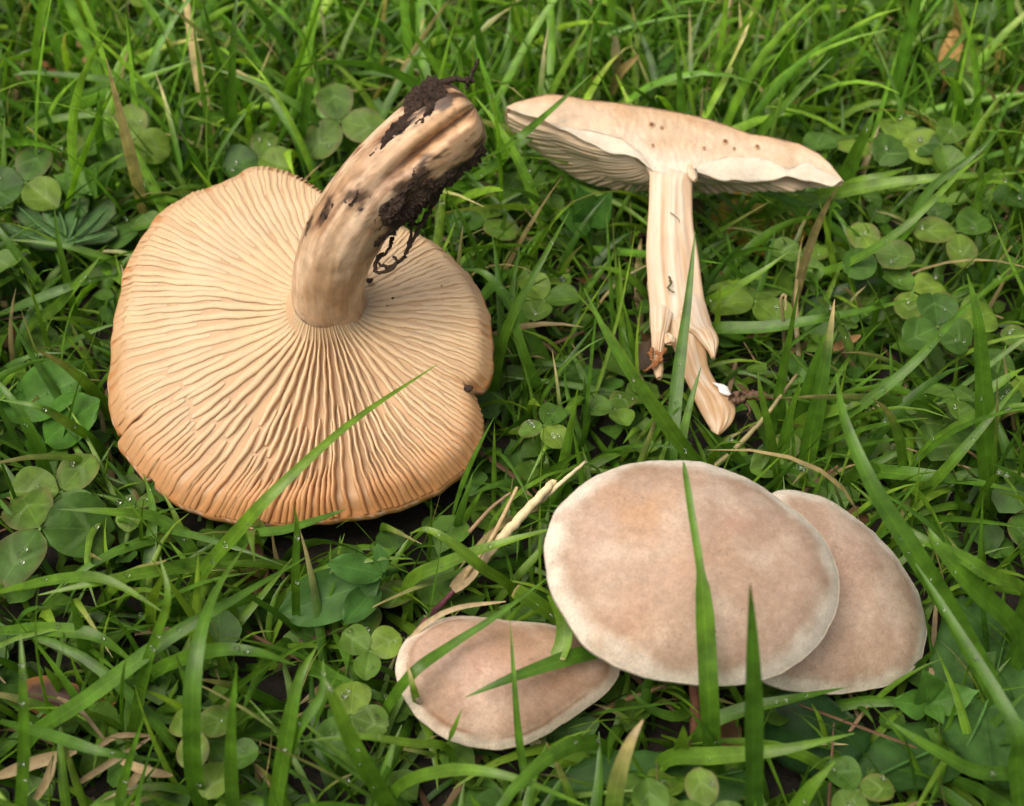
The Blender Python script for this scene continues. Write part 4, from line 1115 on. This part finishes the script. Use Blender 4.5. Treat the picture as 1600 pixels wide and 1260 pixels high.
def clear_of_mushrooms(P, margin=0.003):
    """False for blades that would stand through or over a mushroom"""
    x, y, t = pix(P)
    ix = np.clip((x / 4).astype(int), 0, MW - 1); iy = np.clip((y / 4).astype(int), 0, MH - 1)
    inside = (x >= 0) & (x < 1600) & (y >= 0) & (y < 1260) & (t > 0.01)
    bad = inside & (occ[iy, ix] > 0) & (t < occ[iy, ix] + margin)
    return ~bad.any(1)
def dense(P):
    Q = np.stack([np.array([np.interp(np.linspace(0, 1, 15), np.linspace(0, 1, P.shape[1]), P[i, :, c]) for c in range(3)]).T for i in range(len(P))]) if len(P) else P
    return Q
def fine(P):
    a = P[:, :-1]; b = P[:, 1:]
    return np.concatenate([P, a * 0.67 + b * 0.33, a * 0.33 + b * 0.67], 1)
NSEG = 9
near = lawn(6200, -0.25, 0.25, -0.14, 0.30, 0.022, 0.060, 0.0010, 0.0027, NSEG)
back = lawn(1700, -0.25, 0.25, 0.07, 0.36, 0.045, 0.08, 0.0016, 0.0034, NSEG)
back[3][:] = back[3] * 1.7  # rear blades' colour brightened to carry the light falling there
near = [np.concatenate([a, b_]) for a, b_ in zip(near, back)]
ok = clear_of_mushrooms(fine(near[0]))
near = [a[ok] for a in near]
# the blades that show largest in the picture become things of their own
x, y, t = pix(near[0])
vis = ((x > 0) & (x < 1600) & (y > 0) & (y < 1260) & (near[0][..., 2] > 0.012))
score = (vis * near[2]).sum(1) / t.mean(1) * (near[0][..., 2].max(1) + 0.004)
order = np.argsort(-score)
pick = order[:215]
LMK = [('the upturned gilled cap', (430, 560, .03)), ('the muddy stem end', (700, 150, .03)), ('the sliced cap', (1010, 190, .02)), ('the tip of the sliced cap', (1330, 250, .02)),
       ('the split stem', (1090, 520, .02)), ('the largest buff cap', (1060, 860, .03)), ('the tucked cap', (1420, 930, .025)), ('the smallest cap', (780, 1080, .02)),
       ('the dewy clover leaf', (60, 830, .02)), ('the stubble scraps', (130, 1190, .01)), ('the clover patch', (1470, 330, .02)), ('the pale straws', (790, 810, .02)),
       ('the tan dead leaf', (120, 90, .012)), ('the toothed leaf', (1010, 1240, .012)), ('the deeply cut leaf', (90, 350, .02)), ('the broad upright blade', (1535, 600, .03)),
       ('the lower clovers', (420, 1130, .02)), ('the upright tan dead leaf', (1487, 70, .02))]
LMP = np.array([atz(*p) for _, p in LMK])
def near_what(p):
    d = np.hypot(LMP[:, 0] - p[0], LMP[:, 1] - p[1]); return LMK[int(np.argmin(d))][0]
GG = 'grass blades of the lawn'
for i in pick:
    P, S, w, c = [a[i] for a in near]
    V, F, uv = strips(P[None], S[None], w[None], 0.35)
    rise = P[:, 2].max(); straight = np.linalg.norm(P[-1] - P[0]) / (np.linalg.norm(np.diff(P, axis=0), axis=1).sum() + 1e-9)
    drym = c[-1, 0] > 0.2
    if drym:
        lb = 'straw tipped drying grass blade growing near '
    elif straight > 0.97:
        lb = ('tall ' if rise > 0.035 else 'low ') + 'straight green grass blade growing near '
    else:
        lb = ('tall ' if rise > 0.03 else 'low ') + 'bent green grass blade growing near '
    lb += near_what(P.mean(0)); gr = GG
    single('grass_blade', V, F, M_GRASS, P[0], lb, 'grass blade', gr, np.repeat(c, 3, axis=0), uv)
    for j in range(3, NSEG - 1):
        if rng.random() < 0.12:
            drop_spots.append(P[j] + np.array([0, 0, 0.0004]))
rest = np.setdiff1d(np.arange(len(near[0])), pick)
under = lawn(9500, -0.25, 0.25, -0.14, 0.30, 0.012, 0.038, 0.0009, 0.0020, NSEG)
ok = clear_of_mushrooms(fine(under[0]), 0.002)
under = [a[ok] for a in under]
far = lawn(15000, -0.85, 0.85, -0.75, 1.0, 0.025, 0.06, 0.0018, 0.0036, NSEG)
ok = (np.abs(far[0][:, 0, 0]) > 0.25) | (far[0][:, 0, 1] > 0.30) | (far[0][:, 0, 1] < -0.14)
ok &= clear_of_mushrooms(fine(far[0]))
far = [a[ok] for a in far]
allb = [np.concatenate([near[k][rest], under[k], far[k]]) for k in range(4)]
V, F, uv = strips(allb[0], allb[1], allb[2], 0.35)
grass = link('grass', mesh_np('grass', V, F, np.repeat(allb[3].reshape(-1, 3), 3, axis=0), uv), M_GRASS)
grass['kind'] = 'stuff'; grass['label'] = 'short green lawn grass filling in between the blades'; grass['category'] = 'grass'

# ---- clover and other leaves
def leaf_mesh(name, L, Wd, shape, fold, curl, col, nu=9, nv=11, notch_=0.0, serr=0.0, edge=None):
    """leaf lying along +y from its stalk, face up; shape(t) is the half-width profile"""
    s = np.linspace(-1, 1, nu); t = np.linspace(0.0, 1, nv)
    Tt, Ss = np.meshgrid(t, s, indexing='ij')
    hw = np.array([shape(a) for a in t])[:, None] * Wd
    hw = hw * (1 + serr * np.sin(Tt * 60) * np.abs(Ss) ** 4)
    X = Ss * hw
    Y = L * (Tt - notch_ * (1 - np.abs(Ss)) ** 1.5 * Tt ** 5 - 0.06 * np.abs(Ss) ** 2 * Tt)
    Z = np.abs(X) * fold + curl * L * (Tt ** 2) + 0.03 * L * np.sin(Tt * 7 + Ss * 3) * np.abs(Ss)
    c = np.tile(np.asarray(col, float), (nv, nu, 1)) if edge is None else None
    if edge is not None:
        k = (np.maximum(np.abs(Ss), sstep(0.8, 1, Tt)) ** 6)[..., None] * 0.5
        c = np.asarray(col) * (1 - k) + np.asarray(edge) * k
    uv = np.stack([(Ss + 1) / 2, Tt], -1)
    return mesh_np(name, np.stack([X, Y, Z], -1), grid_faces(nv, nu), c.reshape(-1, 3), uv.reshape(-1, 2))
obov = lambda t: max(0.03, math.sin(math.pi * min(1, t ** 0.78 * 0.86 + 0.02)) ** 0.75 if t < 0.999 else 0.36)
def obov(t):
    # rounded, broadest beyond the middle
    return max(0.03, (math.sqrt(max(0, 1 - ((t - 0.56) / 0.56) ** 2)) ** 1.1) if t < 0.56 else math.sqrt(max(0.02, 1 - ((t - 0.56) / 0.455) ** 2)))
ovate = lambda t: max(0.02, math.sin(math.pi * t ** 0.8) ** 0.9)
CL = [np.array([0.066, 0.155, 0.018]), np.array([0.085, 0.185, 0.022]), np.array([0.058, 0.138, 0.020]), np.array([0.098, 0.20, 0.024]), np.array([0.070, 0.165, 0.024]), np.array([0.115, 0.225, 0.026])]
clover_meshes = [leaf_mesh('leaflet', 1.0, 0.40 + 0.05 * (i % 3), obov, (0.16, 0.42, 0.26, 0.08, 0.34, 0.22)[i], (-0.12, 0.06, -0.2, -0.05, 0.1, -0.15)[i], CL[i], notch_=(0.08, 0.03, 0.12, 0.05, 0.10, 0.06)[i], edge=(0.16, 0.10, 0.05) if i in (0, 3) else None) for i in range(6)]
for m_ in clover_meshes:
    m_.materials.append(M_CLOVER)
from mathutils import Matrix
def stalk(root, top, base, r, col):
    top = np.asarray(top); base = np.asarray(base)
    mid = (top + base) / 2 + np.array([rng.normal(0, .003), rng.normal(0, .003), 0.0])
    P = spline(np.array([base, mid, top]), 8)
    V, F = tube(P, np.linspace(r * 1.2, r, 8), 6)
    return part('stalk', root, V, F, M_STRAW, col)
def clover(c, size, rot, tilt_dir=0.0, tilt=0.0, label=None, group=None, n=3, dx=None, spread=1.0, sizes=(1, 1, 1)):
    """one clover leaf: stalk and three leaflets meeting at c"""
    c = np.asarray(c, float)
    base = c + np.array([rng.normal(0, .006), rng.normal(0.004, .006), 0]); base[2] = -0.001
    if label is None:
        label = ('small ' if size < 0.0075 else 'large ' if size > 0.0096 else 'middling ') + ('flat' if tilt < 0.2 else 'tilted') + ' three-part clover leaf near ' + near_what(c)
    root = thing('clover_leaf', label, 'clover', tuple(base), group or 'clover leaves in the lawn')
    stalk(root, c, base, 0.00055, np.array([0.11, 0.20, 0.04]))
    ax = Matrix.Rotation(tilt, 4, Vector((math.cos(tilt_dir), math.sin(tilt_dir), 0)))
    for k in range(n):
        a = rot + k * 2 * math.pi / 3 * spread + rng.normal(0, 0.09)
        o = link('leaflet', clover_meshes[int(rng.integers(6))], parent=root)
        droop = rng.normal(-0.08, 0.14)
        s_ = size * sizes[k % 3] * (1 + 0.06 * rng.normal())
        M = Matrix.Translation(Vector(c - base)) @ ax @ Matrix.Rotation(a, 4, 'Z') @ Matrix.Rotation(droop, 4, 'X') @ Matrix.Diagonal((s_, s_, s_, 1)) @ Matrix.Translation((0, 0.03, 0))
        o.matrix_local = M
        for _ in range(2):
            if rng.random() < 0.55:
                p = M @ Vector((rng.uniform(-.25, .25), rng.uniform(.3, .8), 0.06))
                drop_spots.append(np.array(p) + base + np.array([0, 0, 0.0003]))
    return root
def hero_clover(px, py, z, size_px, rot, label, **kw):
    c = atz(px, py, z + UPZ)
    t = pix(c)[2]
    return clover(c, (0.85 if size_px < 100 else 0.95) * size_px * t * TH / 800, R(rot), label=label, group=kw.pop('group', 'clover leaves that stand out'), **kw)
for a_, k_ in HERO:
    hero_clover(*a_, **k_)

cnt = 0
for _ in range(9000):
    if cnt >= 235:
        break
    p = np.array([rng.uniform(-0.24, 0.24), rng.uniform(-0.11, 0.27), rng.uniform(0.007, 0.026)])
    dens = 0.45 + 0.5 * (p[0] > 0.06) * (p[1] > 0.0) + 0.35 * (p[0] < -0.06) + 0.3 * (p[1] > 0.12)
    if rng.random() > dens * (0.5 + 1.2 * max(0, 0.3 + nz(p[0] * 18, p[1] * 18, 2.0))):
        continue
    sz = rng.uniform(0.0055, 0.0115)
    ring_ = p + sz * np.array([[math.cos(a), math.sin(a), 0.1] for a in np.linspace(0, 6.28, 12)])
    if not clear_of_mushrooms(np.vstack([ring_, p])[None], 0.006)[0]:
        continue
    clover(p, sz, rng.uniform(0, 6.28), rng.uniform(0, 6.28), rng.normal(0.15, 0.3))
    cnt += 1

occ[:] = occ_m
# low ground cover of small leaves between everything, too many to count
base_leaf = leaf_mesh('tmp', 1.0, 0.42, ovate, 0.2, -0.1, (0.05, 0.14, 0.02), nu=5, nv=6)
bv = np.array([v.co[:] for v in base_leaf.vertices]); bf = np.array([p.vertices[:] for p in base_leaf.polygons])
su, tv = np.meshgrid(np.linspace(0, 1, 5), np.linspace(0, 1, 6)); buv = np.stack([su, tv], -1).reshape(-1, 2)
bpy.data.meshes.remove(base_leaf)
nL = 9000
cx = np.concatenate([rng.uniform(-0.26, 0.26, 4000), rng.uniform(-0.85, 0.85, nL - 4000)])
cy = np.concatenate([rng.uniform(-0.14, 0.31, 4000), rng.uniform(-0.75, 1.0, nL - 4000)])
cz = rng.uniform(0.001, 0.010, nL)
sz = rng.uniform(0.005, 0.011, nL); aa = rng.uniform(0, 2 * math.pi, nL); tx = rng.normal(0.1, 0.45, nL)
Yt = bv[None, :, 1] * np.cos(tx)[:, None] - bv[None, :, 2] * np.sin(tx)[:, None]
Zt = bv[None, :, 1] * np.sin(tx)[:, None] + bv[None, :, 2] * np.cos(tx)[:, None]
Xt = np.tile(bv[None, :, 0], (nL, 1))
X = (Xt * np.cos(aa)[:, None] - Yt * np.sin(aa)[:, None]) * sz[:, None] + cx[:, None]
Y = (Xt * np.sin(aa)[:, None] + Yt * np.cos(aa)[:, None]) * sz[:, None] + cy[:, None]
Z = np.maximum(Zt * sz[:, None] + cz[:, None], 0.001)
V = np.stack([X, Y, Z], -1)
ok = clear_of_mushrooms(V, 0.002)
V = V[ok]; k = len(V)
F = (bf[None] + (np.arange(k) * len(bv))[:, None, None]).reshape(-1, 4)
cc = np.array(CL)[rng.integers(0, 6, k)] * rng.uniform(0.6, 1.1, (k, 1))
yl = rng.random(k) < 0.04
cc[yl] = np.array([0.14, 0.08, 0.03]) * rng.uniform(0.4, 1, (yl.sum(), 1))
cover = link('ground_cover', mesh_np('ground_cover', V, F, np.repeat(cc, len(bv), axis=0), np.tile(buv, (k, 1))), M_LEAF)
cover['kind'] = 'stuff'; cover['label'] = 'low carpet of small leaves under the grass'; cover['category'] = 'ground cover'

# ---- sprigs with pointed or rounded leaves
def sprig(name, label, cat, leaves, stem_px, col, shape=ovate, edge=None, stem_r=0.0007, wd=0.32, group=None):
    """leaves: (base px, base py, z, tip px, tip py, tip z); stem_px: points with z"""
    Ps = np.array([atz(*p) for p in stem_px])
    base = Ps[0].copy(); base[2] = -0.001
    root = thing(name, label, cat, tuple(base), group)
    V, F = tube(spline(np.vstack([base, Ps]), 14), stem_r, 7)
    part('stem', root, V, F, M_STRAW, np.array(col) * 1.2)
    for (ax_, ay, az_, bx, by, bz) in leaves:
        A = atz(ax_, ay, az_); Bp = atz(bx, by, bz)
        d = Bp - A; L = np.linalg.norm(d); yv = d / L
        up = nrm(np.array([0, -0.5, 0.86])); xv = nrm(np.cross(yv, up)); zv = np.cross(xv, yv)
        me = leaf_mesh('leaf', L, L * wd, shape, 0.25, -0.08, np.array(col) * rng.uniform(0.85, 1.15), nu=9, nv=12, edge=edge)
        co = np.array([v.co[:] for v in me.vertices]); co = co[:, :1] * xv + co[:, 1:2] * yv + co[:, 2:] * zv + (A - base)
        me.vertices.foreach_set('co', co.astype(np.float32).ravel()); me.update()
        link('leaf', me, M_LEAF, root)
sprig('leafy_sprig', 'bright sprig of pointed leaves beside the deeply cut leaf', 'sprig',
      [(138, 305, .018, 82, 272, .024), (140, 302, .019, 100, 248, .026), (142, 300, .020, 178, 250, .030), (143, 302, .020, 148, 262, .030)], [(144, 318, .010), (141, 302, .019)], (0.10, 0.23, 0.03))
sprig('leafy_sprig', 'sprig of blunt rounded leaves below the gilled cap', 'sprig',
      [(598, 898, .016, 515, 880, .022), (595, 905, .015, 432, 960, .014), (590, 915, .013, 540, 970, .016), (600, 895, .017, 590, 850, .022)], [(630, 890, .006), (598, 898, .015)], (0.065, 0.17, 0.03), shape=obov, wd=0.25)
sprig('leafy_sprig', 'glossy curled leaf and bud left of the gilled cap', 'sprig',
      [(70, 690, .010, 150, 625, .020), (60, 720, .010, 58, 680, .018), (20, 640, .014, 130, 585, .022), (45, 660, .012, 0, 610, .018)], [(60, 720, .006), (55, 690, .010)], (0.06, 0.17, 0.015), shape=obov, wd=0.34)
sprig('leafy_sprig', 'low sprig under the tucked cap', 'sprig',
      [(1450, 1105, .012, 1395, 1095, .016), (1450, 1100, .012, 1475, 1130, .014), (1450, 1100, .012, 1530, 1080, .018), (1450, 1100, .012, 1448, 1050, .022)], [(1455, 1130, .006), (1450, 1100, .012)], (0.07, 0.18, 0.025))
sprig('leafy_sprig', 'sprig of upright leaves hanging under the sliced cap', 'sprig',
      [(922, 360, .012, 870, 330, .020), (922, 355, .012, 955, 300, .024), (922, 355, .012, 905, 290, .026)], [(922, 385, .006), (922, 355, .012)], (0.06, 0.16, 0.025))
sprig('leafy_sprig', 'sprig of small oval leaves beneath the smallest cap', 'sprig',
      [(860, 1150, .006, 935, 1130, .010), (860, 1160, .006, 878, 1190, .008)], [(850, 1165, .004), (860, 1155, .006)], (0.06, 0.15, 0.02), shape=obov, wd=0.36)

def broad_leaf(name, label, cat, center, z, outline_px, col, edge=None, thick=0.0004, zc=0.002, rib=True, mat=None, tipz=0.0, veins=()):
    """a leaf whose traced outline lies at height z(py), with real thickness and vein ridges"""
    c = atz(*center, z)
    pts = np.asarray(outline_px, float); n = len(pts)
    Wp = np.array([atz(px, py, z + tipz) for px, py in pts])
    rings = []
    qs = (0.03, 0.25, 0.5, 0.72, 0.88, 1.0)
    for q in qs:
        r_ = c + (Wp - c) * q
        r_[:, 2] += zc * (q ** 2) * np.sin(np.arange(n) * 2 * math.pi * 3 / n + 1) * 0.8 - zc * (1 - q) * 0.6
        rings.append(r_)
    V = np.stack(rings, 0)
    base = c.copy(); base[2] = 0
    C = np.zeros((len(qs), n, 3)) + np.asarray(col)
    if edge is not None:
        C[-1] = edge; C[-2] = (np.asarray(col) + edge) / 2
    C = C * (1 + 0.1 * rng.standard_normal((1, n, 1)))
    top = V.reshape(-1, 3); bot = top - np.array([0, 0, thick])
    F = [tuple(f) for f in grid_faces(len(qs), n, cv=True)] + [tuple(range(n))]
    m0 = len(top)
    F += [tuple(i + m0 for i in f[::-1]) for f in F]
    for i in range(n):
        a = (len(qs) - 1) * n + i; b = (len(qs) - 1) * n + (i + 1) % n
        F.append((a, b, b + m0, a + m0))
    uv = np.stack(np.broadcast_arrays(np.linspace(0, 1, n)[None, :] * 5 % 1, np.array(qs)[:, None]), -1).reshape(-1, 2)
    root = thing(name, label, cat, tuple(base))
    part('blade', root, np.vstack([top, bot]), F, mat or M_LEAF, np.vstack([C.reshape(-1, 3)] * 2), np.vstack([uv, uv]))
    items = []
    for v in veins:
        items.append(tube(spline(np.array([atz(px, py, z + tipz * 0.5 + 0.0003) for px, py in v]), 8), np.linspace(0.0004, 0.0002, 8), 5))
    if items:
        Vv, Fv = joinvf(items); part('vein', root, Vv, Fv, M_STRAW, np.asarray(col) * 1.25)
    Vs, Fs2 = tube(spline(np.array([base - [0, 0, 0.001], (base + c) / 2 + [0.001, 0.002, 0], c - [0, 0, 0.0008 + zc * 0.6]]), 6), 0.0007, 6)
    part('stalk', root, Vs, Fs2, M_STRAW, np.asarray(col) * 1.2)
    return root
# deeply cut leaf (lobes fan from the base near 105,382)
lob = []
for (px, py) in [(92, 395), (55, 392), (12, 372), (0, 352), (15, 350), (45, 358), (52, 362), (25, 338), (18, 318), (35, 312), (42, 325), (50, 312), (60, 330), (68, 345), (66, 320), (72, 308), (95, 305), (97, 330), (98, 360), (100, 320), (120, 303), (138, 312), (138, 335), (128, 350), (150, 330), (178, 310), (182, 335), (160, 355), (145, 362), (180, 348), (182, 362), (165, 375), (130, 380), (112, 388)]:
    lob.append((px, py))
broad_leaf('lobed_leaf', 'deeply cut grey green leaf with fan lobes left of the gilled cap', 'leaf', (100, 375), 0.018, lob, (0.07, 0.15, 0.045), edge=np.array([0.085, 0.13, 0.05]), zc=0.0015,
           veins=[[(104, 380), (70, 360), (28, 322)], [(104, 380), (100, 350), (84, 312)], [(104, 380), (118, 350), (122, 308)], [(104, 380), (140, 355), (175, 318)], [(104, 382), (140, 374), (172, 364)], [(104, 382), (60, 375), (12, 356)]])
def oval(cx_, cy_, rx, ry, rot=0.0, n=26, serr=0.0):
    out = []
    for i in range(n):
        a = 2 * math.pi * i / n; r_ = 1 + serr * (1 if i % 2 else -1)
        x_, y_ = rx * math.cos(a) * r_, ry * math.sin(a) * r_
        out.append((cx_ + x_ * math.cos(R(rot)) - y_ * math.sin(R(rot)), cy_ + x_ * math.sin(R(rot)) + y_ * math.cos(R(rot))))
    return out
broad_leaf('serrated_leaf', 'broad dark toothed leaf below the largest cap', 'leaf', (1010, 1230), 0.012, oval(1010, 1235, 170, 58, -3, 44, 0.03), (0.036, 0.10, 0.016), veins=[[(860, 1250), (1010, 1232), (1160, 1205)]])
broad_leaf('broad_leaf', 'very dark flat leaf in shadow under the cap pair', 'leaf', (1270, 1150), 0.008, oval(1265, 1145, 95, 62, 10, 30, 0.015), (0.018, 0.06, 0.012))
broad_leaf('broad_leaf', 'big matte leaf lying beside the tucked cap', 'leaf', (1540, 1090), 0.012, oval(1550, 1080, 95, 150, -10, 36, 0.015), (0.052, 0.128, 0.026), veins=[[(1500, 1190), (1545, 1090), (1580, 960)]])
broad_leaf('broad_leaf', 'wide crumpled dark leaf beneath the sweeping blade', 'leaf', (1450, 1190), 0.008, oval(1440, 1180, 120, 50, -20, 34, 0.02), (0.04, 0.105, 0.02), veins=[[(1345, 1225), (1440, 1180), (1540, 1140)]])
broad_leaf('dying_leaf', 'yellowing leaf lying under the right of the sliced cap', 'leaf', (1195, 345), 0.008, oval(1190, 345, 80, 48, 5, 30, 0.02), (0.17, 0.16, 0.02), edge=np.array([0.32, 0.20, 0.02]), veins=[[(1120, 350), (1190, 345), (1265, 330)]])
broad_leaf('dying_leaf', 'upright tan dead leaf at the back of the clover patch', 'leaf', (1487, 90), 0.022, oval(1487, 88, 20, 38, 12, 20, 0.02), (0.36, 0.22, 0.07), mat=M_STRAW)
broad_leaf('dying_leaf', 'tan dead leaf lying behind the long bowed blades', 'leaf', (135, 90), 0.012, oval(133, 92, 32, 24, 25, 20, 0.02), (0.34, 0.25, 0.08), mat=M_STRAW)
broad_leaf('dying_leaf', 'rusty brown leaf lying next to the tan dead leaf', 'leaf', (70, 112), 0.010, oval(70, 112, 34, 12, 8, 20, 0.06), (0.22, 0.10, 0.03), mat=M_STRAW)
broad_leaf('dying_leaf', 'brown withered leaf in the grass below the gilled cap', 'leaf', (398, 890), 0.010, oval(398, 890, 34, 26, 30, 18, 0.12), (0.13, 0.06, 0.035), mat=M_STRAW, zc=0.006)
broad_leaf('dying_leaf', 'dark brown rotting leaf with an orange edge at the lower left', 'leaf', (95, 1095), 0.008, oval(95, 1095, 88, 30, 8, 24, 0.03), (0.06, 0.03, 0.015), edge=np.array([0.30, 0.14, 0.04]), mat=M_STRAW)

# ---- straw, stalks and dead bits
def dead(name, label, pts, r, col, cat='straw', k=6, flat=None, group=None):
    W = np.array([atz(*p) for p in pts]); P = spline(W, max(10, len(pts) * 5))
    q = np.linspace(0, 1, len(P))
    if flat:
        T = nrm(np.gradient(P, axis=0)); S = nrm(np.cross(T, nrm(CAM - P)))
        V, F, uv = strips(P[None], S[None], (flat * 0.0005 * (1 - 0.6 * np.abs(2 * q - 0.9) ** 3))[None], 0.45)
        return single(name, V, F, M_STRAW, W[0], label, cat, group, np.asarray(col, float), uv)
    V, F = tube(P + rng.standard_normal(P.shape) * r * 0.08, r * (1 - 0.45 * q), k, 0.05)
    return single(name, V, F, M_STRAW, W[0], label, cat, group, np.asarray(col, float))
dead('straw', 'thick pale hollow straw lying between the gilled cap and the largest cap', [(738, 895, .010), (775, 850, .016), (810, 812, .020), (850, 768, .024), (866, 752, .025)], 0.0014, (0.62, 0.52, 0.30))
dead('straw', 'ragged tan straw lying alongside the thick pale straw', [(712, 925, .010), (740, 880, .015), (770, 838, .018), (808, 762, .022)], 0.0007, (0.48, 0.36, 0.18))
dead('straw', 'peeling tan sheath continuing the thick pale straw', [(706, 922, .012), (730, 900, .013), (750, 878, .015)], 0.001, (0.50, 0.37, 0.20), flat=3.0)
dead('straw', 'thin bleached straw beside the largest cap', [(838, 790, .020), (880, 752, .026), (915, 722, .030)], 0.0006, (0.66, 0.56, 0.34))
dead('straw', 'thin brownish straw crossing under the pale straws', [(733, 832, .010), (770, 792, .014), (798, 770, .016)], 0.0005, (0.30, 0.20, 0.11))
dead('straw', 'dry fibre draped over the back of the smallest cap', [(630, 1012, .020), (665, 975, .024), (715, 950, .025), (790, 940, .022)], 0.0006, (0.46, 0.36, 0.20), flat=1.0)
dead('straw', 'purplish dead stalk behind the smallest cap', [(655, 985, .014), (680, 955, .017), (708, 925, .018)], 0.0009, (0.14, 0.045, 0.055))
dead('stalk', 'reddish brown stalk standing under the largest cap', [(1088, 1185, .002), (1087, 1120, .010), (1083, 1060, .018), (1078, 1000, .024)], 0.0013, (0.19, 0.085, 0.05), cat='stalk')
dead('stalk', 'dry yellowish stem slanting beside the foot of the sliced stem', [(1100, 745, .006), (1160, 690, .014), (1200, 645, .020), (1246, 585, .028)], 0.0007, (0.30, 0.26, 0.12), cat='stalk')
dead('stalk', 'curled withered tip behind the sliced stem', [(1226, 540, .010), (1224, 500, .020), (1220, 468, .026), (1227, 462, .027), (1228, 485, .025)], 0.0005, (0.34, 0.28, 0.13), cat='stalk')
dead('stalk', 'brown withered tip in the grass behind the twig', [(1302, 545, .012), (1322, 535, .016), (1345, 524, .020)], 0.0008, (0.36, 0.21, 0.09), cat='stalk', flat=2.2)
dead('stalk', 'short brown dead bit among blades behind the tucked cap', [(1492, 690, .010), (1510, 702, .012), (1530, 718, .010)], 0.0006, (0.34, 0.22, 0.11), cat='stalk')
dead('stalk', 'withered forked tip behind the sliced cap', [(955, 148, .014), (968, 115, .024), (998, 86, .032)], 0.0008, (0.36, 0.27, 0.10), cat='stalk', flat=2.6)
dead('stalk', 'pale dead tip beside the withered forked one', [(966, 125, .018), (962, 90, .028), (962, 55, .036)], 0.0008, (0.42, 0.38, 0.20), cat='stalk', flat=2.8)
dead('stalk', 'tan dead stem under the edge of the smallest cap', [(925, 1120, .004), (975, 1095, .008), (1040, 1072, .012)], 0.0009, (0.20, 0.13, 0.06), cat='stalk')
dead('stalk', 'broken straw end under the smallest cap', [(830, 1158, .006), (850, 1172, .006), (872, 1180, .008)], 0.0007, (0.6, 0.5, 0.3), cat='stalk', flat=2.2)
for i, (pts, w) in enumerate((([(0, 1212, .012), (60, 1190, .014), (120, 1175, .014)], 4.5), ([(55, 1250, .010), (75, 1215, .014), (85, 1180, .016)], 3.0), ([(190, 1190, .012), (230, 1205, .014), (270, 1212, .012)], 3.2), ([(200, 1240, .010), (212, 1215, .012), (235, 1195, .014)], 3.0), ([(150, 1170, .012), (185, 1150, .014), (240, 1150, .012)], 2.0), ([(90, 1090, .014), (125, 1110, .016), (170, 1165, .012)], 1.6), ([(120, 1225, .008), (160, 1200, .012), (240, 1150, .014)], 2.4))):
    dead('straw_scrap', 'frayed scrap of dead straw-coloured grass in the stubble at the lower left', pts, 0.001, np.array([0.34, 0.26, 0.13]) * rng.uniform(0.5, 1.05), cat='straw', flat=w * 0.5, group='dead grass scraps')

# scattered litter under the grass
n = 700
b = np.stack([rng.uniform(-0.26, 0.26, n), rng.uniform(-0.14, 0.3, n), rng.uniform(0.001, 0.012, n)], 1)
az = rng.uniform(0, 2 * math.pi, n); Ln = rng.uniform(0.006, 0.03, n)
q = np.linspace(-0.5, 0.5, 5)
P = b[:, None] + (Ln[:, None] * q[None])[..., None] * np.stack([np.cos(az), np.sin(az), rng.normal(0, .2, n)], 1)[:, None]
P[..., 2] = np.maximum(P[..., 2], 0.0008)
S = np.tile(np.stack([-np.sin(az), np.cos(az), np.zeros(n)], 1)[:, None], (1, 5, 1))
w = np.tile((rng.uniform(0.0002, 0.0007, n))[:, None], (1, 5)) * np.array([0.5, 1, 1, 0.9, 0.4])
ok = clear_of_mushrooms(P)
P, S, w = P[ok], S[ok], w[ok]
V, F, uv = strips(P, S, w, 0.3)
cl_ = np.array([[0.20, 0.14, 0.07], [0.11, 0.06, 0.03], [0.30, 0.23, 0.12], [0.06, 0.035, 0.02]])[rng.integers(0, 4, len(P))]
lit = link('leaf_litter', mesh_np('leaf_litter', V, F, np.repeat(cl_, 15, axis=0), uv), M_STRAW)
lit['kind'] = 'stuff'; lit['label'] = 'dead brown shreds scattered on the soil'; lit['category'] = 'litter'

# ---- dew
ico_v = []
nlat, nlon = 5, 8
for i in range(nlat):
    for j in range(nlon):
        a = math.pi * (i + 0.02 if i == 0 else (i - 0.02 if i == nlat - 1 else i)) / (nlat - 1)
        ico_v.append((math.sin(a) * math.cos(2 * math.pi * j / nlon), math.sin(a) * math.sin(2 * math.pi * j / nlon), math.cos(a)))
ico_v = np.array(ico_v); ico_f = grid_faces(nlat, nlon, cv=True)
D = np.array(drop_spots); D = D[clear_of_mushrooms(D[:, None], 0.002)] if len(D) else D
rd = rng.uniform(0.00022, 0.0007, len(D))
V = D[:, None] + ico_v[None] * rd[:, None, None] * np.array([1, 1, 0.8])
F = (ico_f[None] + (np.arange(len(D)) * len(ico_v))[:, None, None]).reshape(-1, 4)
dew = link('dew', mesh_np('dew', V, F), M_WATER)
dew['kind'] = 'stuff'; dew['label'] = 'tiny clear dew drops on the grass and clover'; dew['category'] = 'dew'
